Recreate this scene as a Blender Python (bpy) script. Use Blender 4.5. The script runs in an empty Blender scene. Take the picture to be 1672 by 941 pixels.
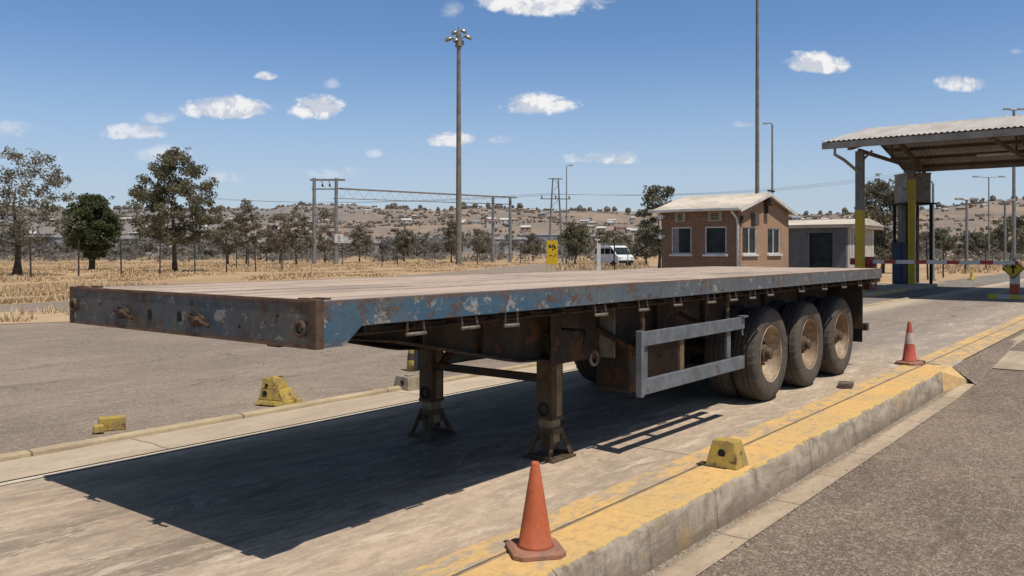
import bpy, bmesh, math, random
from mathutils import Vector, Matrix, noise as mnoise
R = math.radians
rnd = random.Random(7)
sc = bpy.context.scene
col = sc.collection

# ------------------------------------------------------------------ frame
TH = math.atan2(.7875, .6163)          # direction of the lane
P0 = (-.926, 4.02)                     # ground under the trailer's front right corner
CU, SU = math.cos(TH), math.sin(TH)
def W(u, v, z=0.0):
    return Vector((P0[0] + u*CU - v*SU, P0[1] + u*SU + v*CU, z))
def UV(x, y):
    dx, dy = x-P0[0], y-P0[1]
    return dx*CU + dy*SU, -dx*SU + dy*CU
def at(px, Y, z=0.0):                  # a spot at distance Y along a line of sight
    return Vector(((px-836)/1385*Y, Y, z))
def up(py, Y):
    return 1.6 - (py-410)*Y/1385
def hr(u):                             # level of the right-hand roadway
    if u < 9.0: return -.27
    if u > 14.5: return -.02
    t = (u-9.0)/5.5; t = t*t*(3-2*t)
    return -.27 + .25*t

# ------------------------------------------------------------------ materials
class NB:
    def __init__(s, name):
        s.m = bpy.data.materials.new(name); s.m.use_nodes = True
        s.nt = s.m.node_tree; s.nt.nodes.clear()
        s.out = s.nt.nodes.new('ShaderNodeOutputMaterial')
        s.b = s.nt.nodes.new('ShaderNodeBsdfPrincipled')
        s.nt.links.new(s.b.outputs[0], s.out.inputs[0])
        s.tc = s.nt.nodes.new('ShaderNodeTexCoord')
        s.obj = s.tc.outputs['Object']
        s.b.inputs['Specular IOR Level'].default_value = .3
    def put(s, sock, v):
        if isinstance(v, bpy.types.NodeSocket): s.nt.links.new(v, sock)
        elif isinstance(v, (tuple, list)) and len(v) == 3 and sock.type == 'RGBA': sock.default_value = (*v, 1)
        else: sock.default_value = v
    def node(s, t, ins=None, **pr):
        n = s.nt.nodes.new(t)
        for k, v in pr.items(): setattr(n, k, v)
        for k, v in (ins or {}).items(): s.put(n.inputs[k], v)
        return n
    def math(s, op, a, b=0.0, c=0.0, clamp=False):
        n = s.node('ShaderNodeMath', {0: a, 1: b, 2: c}, operation=op); n.use_clamp = clamp
        return n.outputs[0]
    def vscale(s, sc_, vec=None, rot=(0, 0, 0), loc=(0, 0, 0)):
        return s.node('ShaderNodeMapping', {'Vector': vec or s.obj, 'Scale': sc_, 'Rotation': rot, 'Location': loc}).outputs[0]
    def noise(s, scale, vec=None, detail=5, rough=.6, dist=0.0):
        return s.node('ShaderNodeTexNoise', {'Vector': vec or s.obj, 'Scale': scale, 'Detail': detail, 'Roughness': rough, 'Distortion': dist}).outputs[0]
    def vor(s, scale, vec=None, feature='F1', out=0):
        return s.node('ShaderNodeTexVoronoi', {'Vector': vec or s.obj, 'Scale': scale}, feature=feature).outputs[out]
    def ramp(s, fac, a, b, lo=0.0, hi=1.0, smooth=True):
        n = s.node('ShaderNodeMapRange', {'Value': fac, 'From Min': a, 'From Max': b, 'To Min': lo, 'To Max': hi})
        n.interpolation_type = 'SMOOTHSTEP' if smooth else 'LINEAR'
        return n.outputs[0]
    def mix(s, fac, a, b, mode='MIX'):
        n = s.node('ShaderNodeMix', data_type='RGBA', blend_type=mode)
        s.put(n.inputs[0], fac); s.put(n.inputs[6], a); s.put(n.inputs[7], b)
        return n.outputs[2]
    def sep(s, vec=None):
        n = s.node('ShaderNodeSeparateXYZ', {0: vec or s.obj}); return n.outputs
    def bump(s, h, strength=.4, dist=.01):
        n = s.node('ShaderNodeBump', {'Height': h, 'Strength': strength, 'Distance': dist})
        s.nt.links.new(n.outputs[0], s.b.inputs['Normal'])
    def fin(s, color, rough=.85, metal=0.0):
        s.put(s.b.inputs['Base Color'], color); s.put(s.b.inputs['Roughness'], rough); s.put(s.b.inputs['Metallic'], metal)
        return s.m

MATS = {}
def simple(name, c1, c2=None, scale=3.0, rough=.8, metal=0.0, bump=0.0, stretch=(1, 1, 1), rust=0.0, dirt=.35):
    if name in MATS: return MATS[name]
    n = NB(name)
    c2 = c2 or tuple(x*.7 for x in c1)
    v = n.vscale(stretch)
    a = n.noise(scale, v, 7, .65)
    f = n.ramp(a, .38, .64)
    c = n.mix(f, c1, c2)
    if rust > 0:
        r = n.noise(scale*1.7, v, 8, .7, .3)
        rm = n.ramp(r, .62-rust*.25, .68-rust*.2)
        rc = n.mix(n.noise(scale*9, None, 4), (.16, .07, .03), (.07, .035, .02))
        c = n.mix(rm, c, rc)
    d = n.noise(scale*6, None, 5, .7)
    c = n.mix(n.math('MULTIPLY', n.ramp(d, .45, .75), dirt), c, tuple(x*.45 for x in c1))
    if bump: n.bump(n.noise(scale*12, None, 6, .7), bump, .01)
    MATS[name] = n.fin(c, rough, metal)
    return MATS[name]

def m_paint(name, blue, grey, dirt_amt, seed):      # chipped, rusty trailer paint
    n = NB(name)
    v = n.vscale((1, 1, 1), loc=(seed, seed*.7, 0))
    x, y, z = n.sep()
    big = n.noise(1.3, v, 4, .6)
    base = n.mix(n.ramp(big, .35, .62), blue, grey)
    fade = n.ramp(x, 1.5, 5.0)
    base = n.mix(n.math('MULTIPLY', fade, .75), base, (.125, .13, .13))
    # pale scraped patches
    vs = n.vscale((1, 1, 1.5), loc=(seed*2, 3, 1))
    p = n.noise(6.5, vs, 9, .75, .25)
    pm = n.math('MAXIMUM', n.ramp(p, .575, .6), n.math('MULTIPLY', n.ramp(n.noise(17, n.vscale((1, 1, .6), loc=(3, 3, 3)), 7, .75), .6, .63), .8))
    pal = n.mix(n.noise(30, None, 3), (.42, .41, .38), (.24, .22, .18))
    base = n.mix(n.math('MULTIPLY', pm, .8), base, pal)
    # rust
    r = n.noise(5.2, n.vscale((1, 1, 1.1), loc=(9+seed, 1, 4)), 9, .75, .3)
    rm = n.math('MULTIPLY', n.ramp(r, .52, .57), n.ramp(n.noise(16, None, 6, .75), .4, .56))
    run = n.noise(14, n.vscale((1, 1, .12), loc=(seed, 0, 3)), 6, .7)
    rm = n.math('MAXIMUM', rm, n.math('MULTIPLY', n.math('MULTIPLY', n.ramp(run, .6, .68), n.ramp(z, 1.12, 1.36, .9, .3)), .8))
    rc = n.mix(n.ramp(n.noise(14, None, 6, .7), .35, .65), (.18, .085, .042), (.07, .04, .025))
    base = n.mix(n.math('MULTIPLY', rm, .9), base, rc)
    # orange and yellow flecks
    f2 = n.noise(9, n.vscale((1, 1, .8), loc=(4, seed, 2)), 7, .7)
    base = n.mix(n.math('MULTIPLY', n.ramp(f2, .65, .68), .8), base, (.38, .17, .05))
    f3 = n.noise(7, n.vscale((1, 1, .7), loc=(14, seed, 7)), 7, .7)
    base = n.mix(n.math('MULTIPLY', n.ramp(f3, .66, .69), .6), base, (.32, .27, .07))
    # fine scratches and speckle
    fs = n.noise(45, n.vscale((1, 1, .35)), 5, .8)
    base = n.mix(n.math('MULTIPLY', n.ramp(fs, .6, .72), .55), base, (.3, .28, .24))
    fd = n.noise(22, None, 6, .8)
    base = n.mix(n.math('MULTIPLY', n.ramp(fd, .5, .7), .5), base, (.035, .028, .02))
    # rusty lower and upper edges
    ed = n.math('ADD', n.ramp(z, 1.325, 1.355), n.ramp(z, 1.17, 1.14), 0)
    ed = n.math('MULTIPLY', ed, n.ramp(n.noise(12, None, 5, .7), .3, .6))
    base = n.mix(n.math('MULTIPLY', ed, .7), base, (.16, .08, .045))
    g = n.noise(2.2, n.vscale((1, 1, .5), loc=(2, 8, seed)), 6, .7)
    base = n.mix(n.math('MULTIPLY', n.ramp(g, .3, .7), dirt_amt), base, (.075, .055, .038))
    n.bump(n.math('ADD', n.math('MULTIPLY', pm, .4), n.math('ADD', rm, n.math('MULTIPLY', fd, .6))), .45, .004)
    return n.fin(base, n.ramp(r, .4, .6, .55, .9))

def m_deck():
    n = NB('deck_boards')
    x, y, z = n.sep()
    idx = n.math('FLOOR', n.math('DIVIDE', y, .1655))
    wn = n.node('ShaderNodeTexWhiteNoise', {'W': idx}, noise_dimensions='1D').outputs[0]
    st = n.noise(3.2, n.vscale((.35, 6, 1)), 7, .65)
    fin_ = n.noise(9, n.vscale((.7, 16, 1)), 6, .75)
    bl = n.noise(.8, n.vscale((.7, 1.6, 1)), 4, .6)
    c = n.mix(n.ramp(st, .3, .7), (.56, .43, .335), (.34, .26, .205))
    c = n.mix(n.math('MULTIPLY', wn, .35), c, (.52, .43, .36))
    c = n.mix(n.math('MULTIPLY', n.ramp(fin_, .5, .68), .75), c, (.12, .088, .07))
    ls_ = n.noise(2.4, n.vscale((.16, 5, 1), loc=(3, 3, 0)), 7, .7)
    c = n.mix(n.math('MULTIPLY', n.ramp(ls_, .54, .64), .6), c, (.13, .1, .085))
    c = n.mix(n.math('MULTIPLY', n.ramp(ls_, .46, .36), .5), c, (.66, .54, .44))
    c = n.mix(n.math('MULTIPLY', n.ramp(bl, .5, .68), .6), c, (.19, .155, .135))
    sp = n.noise(60, None, 4, .8)
    c = n.mix(n.math('MULTIPLY', n.ramp(sp, .58, .7), .4), c, (.15, .11, .08))
    n.bump(n.math('ADD', fin_, n.math('MULTIPLY', sp, .5)), .6, .006)
    return n.fin(c, .9)

def m_lane():
    n = NB('lane_concrete')
    x, y, z = n.sep()
    st = n.noise(1.5, n.vscale((.4, 1.6, 1)), 9, .7, .6)
    st2 = n.noise(3.0, n.vscale((.5, 2.2, 1), loc=(5, 2, 0)), 10, .76, .9)
    big = n.noise(.45, None, 5, .55)
    mid = n.noise(9, n.vscale((.6, 1.3, 1), loc=(2, 9, 0)), 8, .78, .4)
    grain = n.noise(48, n.vscale((.7, 1.2, 1)), 6, .85)
    fine = n.noise(130, None, 4, .85)
    c = n.mix(n.ramp(st, .34, .66), (.52, .395, .285), (.35, .272, .2))
    c = n.mix(n.math('MULTIPLY', n.ramp(big, .42, .66), .4), c, (.31, .245, .185))
    c = n.mix(n.math('MULTIPLY', n.ramp(mid, .44, .66), .5), c, (.24, .195, .155))
    c = n.mix(n.math('MULTIPLY', n.ramp(mid, .5, .36), .4), c, (.6, .49, .37))
    # worn surface skin peeling off in long ragged flakes down the middle
    band = n.math('MULTIPLY', n.ramp(y, .35, .8), n.ramp(y, 2.3, 1.7))
    sm = n.noise(1.25, n.vscale((.45, 1.5, 1), loc=(3.3, 7.2, 0)), 11, .78, .9)
    fl = n.math('MULTIPLY', n.ramp(sm, .505, .535), band)
    flw = n.math('MULTIPLY', fl, n.ramp(mid, .35, .6, .5, 1))
    # oil staining, plus the trailer's shadow deepened in the colour
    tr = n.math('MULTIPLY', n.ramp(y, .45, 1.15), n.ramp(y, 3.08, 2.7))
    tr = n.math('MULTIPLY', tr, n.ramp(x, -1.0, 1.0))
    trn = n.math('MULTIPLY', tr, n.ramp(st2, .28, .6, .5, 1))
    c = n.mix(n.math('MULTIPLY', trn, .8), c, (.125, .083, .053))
    far = n.ramp(x, 9, 13)
    c = n.mix(n.math('MULTIPLY', far, n.ramp(st, .3, .62, .3, .8)), c, (.27, .228, .195))
    c = n.mix(n.math('MULTIPLY', flw, n.ramp(x, 8, 12, .62, .2)), c, (.16, .13, .1))
    rim_ = n.math('MULTIPLY', n.math('MULTIPLY', n.ramp(sm, .485, .503), n.ramp(sm, .512, .504)), band)
    c = n.mix(n.math('MULTIPLY', rim_, .5), c, (.56, .47, .37))
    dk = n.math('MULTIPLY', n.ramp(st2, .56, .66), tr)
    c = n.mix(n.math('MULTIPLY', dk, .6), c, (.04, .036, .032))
    lt = n.noise(2.3, n.vscale((.5, 2.0, 1), loc=(1.3, 4.2, 0)), 10, .8, .6)
    c = n.mix(n.math('MULTIPLY', n.math('MULTIPLY', n.ramp(lt, .53, .62), .65), n.math('SUBTRACT', 1, n.math('MULTIPLY', tr, .8))), c, (.64, .53, .41))
    c = n.mix(n.math('MULTIPLY', n.ramp(grain, .52, .68), .5), c, (.17, .135, .105))
    c = n.mix(n.math('MULTIPLY', n.math('MULTIPLY', n.ramp(fine, .56, .7), .35), n.math('SUBTRACT', 1, tr)), c, (.66, .56, .45))
    cr = n.vor(.8, n.node('ShaderNodeVectorMath', {0: n.obj, 1: n.vscale((.5, .5, .5), n.node('ShaderNodeTexNoise', {'Scale': 2.5, 'Detail': 7, 'Vector': n.obj}).outputs[1])}, operation='ADD').outputs[0], 'DISTANCE_TO_EDGE')
    crm = n.math('MULTIPLY', n.ramp(cr, .005, .0), n.ramp(big, .5, .58))
    c = n.mix(n.math('MULTIPLY', crm, .4), c, (.1, .08, .06))
    jx = n.math('ABSOLUTE', n.math('SUBTRACT', n.math('FRACT', n.math('DIVIDE', n.math('ADD', x, 61.6), 6.2)), .5))
    jm = n.ramp(jx, .002, .0006)
    c = n.mix(n.math('MULTIPLY', jm, .7), c, (.08, .06, .05))
    h = n.math('ADD', n.math('MULTIPLY', grain, .6), n.math('ADD', mid, n.math('MULTIPLY', fl, -.35)))
    n.bump(n.math('SUBTRACT', h, n.math('ADD', crm, jm)), .55, .01)
    return n.fin(c, n.ramp(trn, 0, 1, .92, .82))

def m_yellow_line(name, wear, joint=True):
    n = NB(name)
    x, y, z = n.sep()
    w = n.noise(6, n.vscale((.6, 1.6, 1)), 9, .75, .4)
    w2 = n.noise(1.2, None, 4, .6)
    fine = n.noise(80, None, 4, .8)
    conc = n.mix(n.noise(5, None, 6), (.43, .355, .27), (.28, .23, .175))
    yel = n.mix(n.ramp(w2, .35, .65), (.66, .405, .15), (.57, .38, .165))
    yel = n.mix(n.math('MULTIPLY', n.ramp(n.noise(12, None, 6, .7), .5, .75), .5), yel, (.36, .25, .11))
    c = n.mix(n.ramp(n.math('ADD', w, n.math('MULTIPLY', w2, .3)), .775-wear*.32, .93-wear*.32), yel, conc)
    c = n.mix(n.math('MULTIPLY', n.ramp(fine, .52, .75), .3), c, (.16, .11, .06))
    gm = n.noise(16, n.vscale((.6, 1.3, 1)), 8, .8)
    c = n.mix(n.math('MULTIPLY', n.ramp(gm, .48, .64), .45), c, (.3, .21, .1))
    if joint:
        jx = n.math('ABSOLUTE', n.math('SUBTRACT', n.math('FRACT', n.math('DIVIDE', n.math('ADD', x, 50), .31)), .5))
        jm = n.math('MULTIPLY', n.ramp(jx, .025, .006), n.ramp(n.noise(3, None, 4), .4, .6))
        c = n.mix(n.math('MULTIPLY', jm, .4), c, (.2, .15, .09))
    n.bump(n.math('ADD', w, fine), .35, .006)
    return n.fin(c, .88)

def m_kerb_face():
    n = NB('kerb_face_concrete')
    x, y, z = n.sep()
    a = n.noise(2.6, n.vscale((.8, 1, 2.2)), 9, .72, .5)
    b = n.noise(9, n.vscale((1, 1, .35)), 7, .7)
    c = n.mix(n.ramp(a, .35, .65), (.42, .35, .27), (.22, .175, .13))
    c = n.mix(n.math('MULTIPLY', n.ramp(b, .5, .7), .55), c, (.12, .095, .07))
    d = n.noise(1.7, n.vscale((1, 1, 1.5), loc=(4, 4, 4)), 7, .7)
    c = n.mix(n.math('MULTIPLY', n.ramp(d, .54, .68), .6), c, (.4, .26, .1))
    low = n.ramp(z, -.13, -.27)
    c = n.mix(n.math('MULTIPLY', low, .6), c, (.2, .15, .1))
    e1 = n.noise(7, None, 8, .75)
    yl = n.ramp(n.math('ADD', z, n.math('MULTIPLY', e1, .06)), .022, .031)
    c = n.mix(yl, c, (.56, .37, .12))
    dk = n.noise(3.1, n.vscale((1, 1, .6), loc=(7, 1, 4)), 9, .78)
    c = n.mix(n.math('MULTIPLY', n.ramp(dk, .53, .64), .6), c, (.09, .075, .06))
    jx = n.math('ABSOLUTE', n.math('SUBTRACT', n.math('FRACT', n.math('DIVIDE', n.math('ADD', x, 50), 1.85)), .5))
    jm = n.ramp(jx, .005, .0015)
    c = n.mix(n.math('MULTIPLY', jm, .7), c, (.05, .04, .03))
    n.bump(n.math('ADD', a, n.math('ADD', b, n.math('MULTIPLY', n.noise(60, None, 5, .8), .7))), .7, .012)
    return n.fin(c, .92)

def m_strip(name, c1, c2, joint=0.0, cracks=False):
    n = NB(name)
    x, y, z = n.sep()
    a = n.noise(2.0, n.vscale((.5, 1.8, 1)), 8, .7, .4)
    f = n.noise(60, None, 5, .8)
    c = n.mix(n.ramp(a, .35, .65), c1, c2)
    c = n.mix(n.math('MULTIPLY', n.ramp(n.noise(7, None, 7, .75), .5, .7), .4), c, tuple(q*.55 for q in c1))
    c = n.mix(n.math('MULTIPLY', n.ramp(f, .5, .72), .35), c, tuple(q*.4 for q in c1))
    gm = n.noise(14, n.vscale((.6, 1.2, 1)), 8, .8)
    c = n.mix(n.math('MULTIPLY', n.ramp(gm, .5, .66), .4), c, tuple(q*.6 for q in c2))
    c = n.mix(n.math('MULTIPLY', n.ramp(gm, .46, .34), .35), c, tuple(min(.7, q*1.25) for q in c1))
    h = n.math('ADD', a, n.math('ADD', gm, n.math('MULTIPLY', f, .6)))
    if joint:
        wob = n.math('MULTIPLY', n.noise(1.4, None, 3), .12)
        jx = n.math('ABSOLUTE', n.math('SUBTRACT', n.math('FRACT', n.math('DIVIDE', n.math('ADD', n.math('ADD', x, wob), 50), joint)), .5))
        jm = n.ramp(jx, .016/joint, .004/joint)
        c = n.mix(n.math('MULTIPLY', jm, .75), c, (.09, .07, .05))
        h = n.math('SUBTRACT', h, jm)
        idx = n.math('FLOOR', n.math('ADD', n.math('DIVIDE', n.math('ADD', n.math('ADD', x, wob), 50), joint), .5))
        wn = n.node('ShaderNodeTexWhiteNoise', {'W': idx}, noise_dimensions='1D').outputs[0]
        c = n.mix(n.math('MULTIPLY', wn, .3), c, tuple(q*.7 for q in c2))
        foot = n.math('MULTIPLY', n.ramp(n.math('ADD', y, n.math('MULTIPLY', n.math('SUBTRACT', gm, .5), .12)), -.9, -.81), n.ramp(y, -.6, -.7))
        c = n.mix(n.math('MULTIPLY', foot, .75), c, (.12, .09, .065))
    n.bump(h, .45, .01)
    return n.fin(c, .92)

def m_asphalt(name, c1, c2, agg, streak, aggscale=70):
    n = NB(name)
    x, y, z = n.sep()
    a = n.noise(1.1, n.vscale((streak, 1.4, 1)), 8, .65, .5)
    b = n.noise(.3, None, 4, .6)
    c = n.mix(n.ramp(a, .33, .67), c1, c2)
    c = n.mix(n.math('MULTIPLY', n.ramp(b, .42, .62), .45), c, tuple(q*.8 for q in c2))
    v1 = n.node('ShaderNodeTexVoronoi', {'Vector': n.obj, 'Scale': aggscale})
    cell = n.sep(v1.outputs[1])[0]
    c = n.mix(n.math('MULTIPLY', n.ramp(cell, .78, .84), agg), c, (.46, .39, .31))
    c = n.mix(n.math('MULTIPLY', n.ramp(cell, .32, .22), agg), c, (.06, .055, .05))
    v2 = n.node('ShaderNodeTexVoronoi', {'Vector': n.obj, 'Scale': aggscale*.42})
    cell2 = n.sep(v2.outputs[1])[1]
    c = n.mix(n.math('MULTIPLY', n.ramp(cell2, .9, .94), agg*.8), c, (.42, .36, .27))
    f = n.noise(26, None, 7, .8)
    c = n.mix(n.math('MULTIPLY', n.ramp(f, .5, .72), .4), c, (.1, .085, .075))
    md = n.noise(11, n.vscale((max(.3, streak), 1.3, 1)), 9, .8)
    c = n.mix(n.math('MULTIPLY', n.ramp(md, .48, .64), .42), c, tuple(q*.6 for q in c2))
    c = n.mix(n.math('MULTIPLY', n.ramp(md, .45, .34), .35), c, tuple(min(.6, q*1.35) for q in c1))
    oil = n.noise(.9, n.vscale((.5, 1, 1), loc=(16, 3, 0)), 9, .72, .8)
    c = n.mix(n.math('MULTIPLY', n.ramp(oil, .54, .66), .5), c, tuple(q*.5 for q in c2))
    wv = n.node('ShaderNodeVectorMath', {0: n.obj, 1: n.vscale((.9, .9, .9), n.node('ShaderNodeTexNoise', {'Scale': 1.6, 'Detail': 8, 'Vector': n.obj}).outputs[1])}, operation='ADD').outputs[0]
    ck = n.math('MULTIPLY', n.ramp(n.vor(.42, wv, 'DISTANCE_TO_EDGE'), .007, .0), n.ramp(n.noise(.5, n.vscale((1, 1, 1), loc=(8, 8, 0)), 3), .48, .58))
    c = n.mix(n.math('MULTIPLY', ck, .6), c, (.05, .042, .035))
    t = n.noise(2.6, n.vscale((.6, 1.2, 1), loc=(6, 1, 0)), 8, .75)
    c = n.mix(n.math('MULTIPLY', n.ramp(t, .56, .7), .35), c, (.4, .33, .25))
    n.bump(n.math('ADD', n.math('MULTIPLY', v1.outputs[0], 1.2), f), .75, .012)
    return n.fin(c, .9)

def m_ground():
    n = NB('dry_earth_and_grass')
    a = n.noise(.12, None, 9, .7, .3)
    b = n.noise(.9, n.vscale((.6, 1, 1)), 8, .75)
    c = n.mix(n.ramp(a, .38, .62), (.44, .31, .17), (.36, .235, .135))
    c = n.mix(n.math('MULTIPLY', n.ramp(b, .45, .68), .55), c, (.24, .16, .09))
    g = n.noise(.045, n.vscale((1, 1, 1), loc=(40, 12, 0)), 6, .65)
    yy = n.sep()[1]
    farm = n.ramp(yy, 105, 170)
    c = n.mix(n.math('MULTIPLY', n.math('MULTIPLY', n.ramp(g, .42, .6), .7), farm), c, (.11, .105, .055))
    d = n.noise(6, None, 6, .8)
    c = n.mix(n.math('MULTIPLY', n.ramp(d, .55, .72), .3), c, (.5, .39, .24))
    n.bump(b, .5, .08)
    return n.fin(c, .95)

def m_hill():
    n = NB('hill_scrub')
    a = n.noise(.012, None, 9, .7, .4)
    b = n.noise(.05, n.vscale((.6, .5, 2.2)), 8, .75)
    c = n.mix(n.ramp(a, .38, .6), (.285, .21, .152), (.2, .162, .13))
    c = n.mix(n.math('MULTIPLY', n.ramp(b, .5, .66), .6), c, (.125, .112, .098))
    x, y, z = n.sep()
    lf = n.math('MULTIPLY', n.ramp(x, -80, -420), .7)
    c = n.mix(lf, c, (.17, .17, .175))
    hz = n.ramp(z, 35, 100)  # haze painted into the colour, greyer to the left and higher up
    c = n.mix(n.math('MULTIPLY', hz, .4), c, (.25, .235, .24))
    v = n.vor(.06, None)
    c = n.mix(n.math('MULTIPLY', n.ramp(v, .3, .12), .5), c, (.12, .11, .1))
    e = n.noise(.25, None, 6, .8)
    c = n.mix(n.math('MULTIPLY', n.ramp(e, .56, .66), .5), c, (.36, .29, .22))
    return n.fin(c, .95)

def m_leaf(name, c1, c2, c3, scale=1.2):
    n = NB(name)
    a = n.noise(scale, None, 4, .6)
    b = n.noise(scale*9, None, 3, .7)
    c = n.mix(n.ramp(a, .35, .65), c1, c2)
    c = n.mix(n.math('MULTIPLY', n.ramp(b, .45, .7), .7), c, c3)
    m = n.fin(c, .75)
    tr = n.node('ShaderNodeBsdfTranslucent', {'Color': c})
    mx = n.node('ShaderNodeMixShader', {0: .4, 1: n.b.outputs[0], 2: tr.outputs[0]})
    n.nt.links.new(mx.outputs[0], n.out.inputs[0])
    return m

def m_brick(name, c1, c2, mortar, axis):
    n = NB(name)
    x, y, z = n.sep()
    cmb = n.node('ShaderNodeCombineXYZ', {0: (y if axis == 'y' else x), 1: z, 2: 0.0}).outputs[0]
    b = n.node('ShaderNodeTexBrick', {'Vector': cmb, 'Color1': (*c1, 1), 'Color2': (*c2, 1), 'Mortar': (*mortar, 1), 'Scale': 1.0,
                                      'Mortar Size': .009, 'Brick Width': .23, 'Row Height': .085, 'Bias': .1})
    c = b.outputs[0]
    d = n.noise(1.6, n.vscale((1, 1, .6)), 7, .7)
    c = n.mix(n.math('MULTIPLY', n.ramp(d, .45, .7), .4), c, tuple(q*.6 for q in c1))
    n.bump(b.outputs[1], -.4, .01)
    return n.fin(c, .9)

def m_glass(name, tint, rough=.08):
    n = NB(name)
    a = n.noise(2.2, None, 5, .6)
    c = n.mix(n.ramp(a, .35, .65), tint, tuple(q*2.2 for q in tint))
    n.b.inputs['Specular IOR Level'].default_value = .12
    return n.fin(c, n.ramp(a, .3, .7, rough, rough*3))

def m_stripe(name, ca, cb, period, axis=0, phase=0.0, wear=.25, duty=.5):
    n = NB(name)
    c0 = n.sep()[axis]
    s = n.math('FRACT', n.math('DIVIDE', n.math('ADD', c0, 100+phase), period))
    st = n.math('GREATER_THAN', s, duty)
    c = n.mix(st, ca, cb)
    w = n.noise(9, None, 7, .75)
    c = n.mix(n.math('MULTIPLY', n.ramp(w, .5, .7), wear), c, (.2, .15, .1))
    return n.fin(c, .75)

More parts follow.
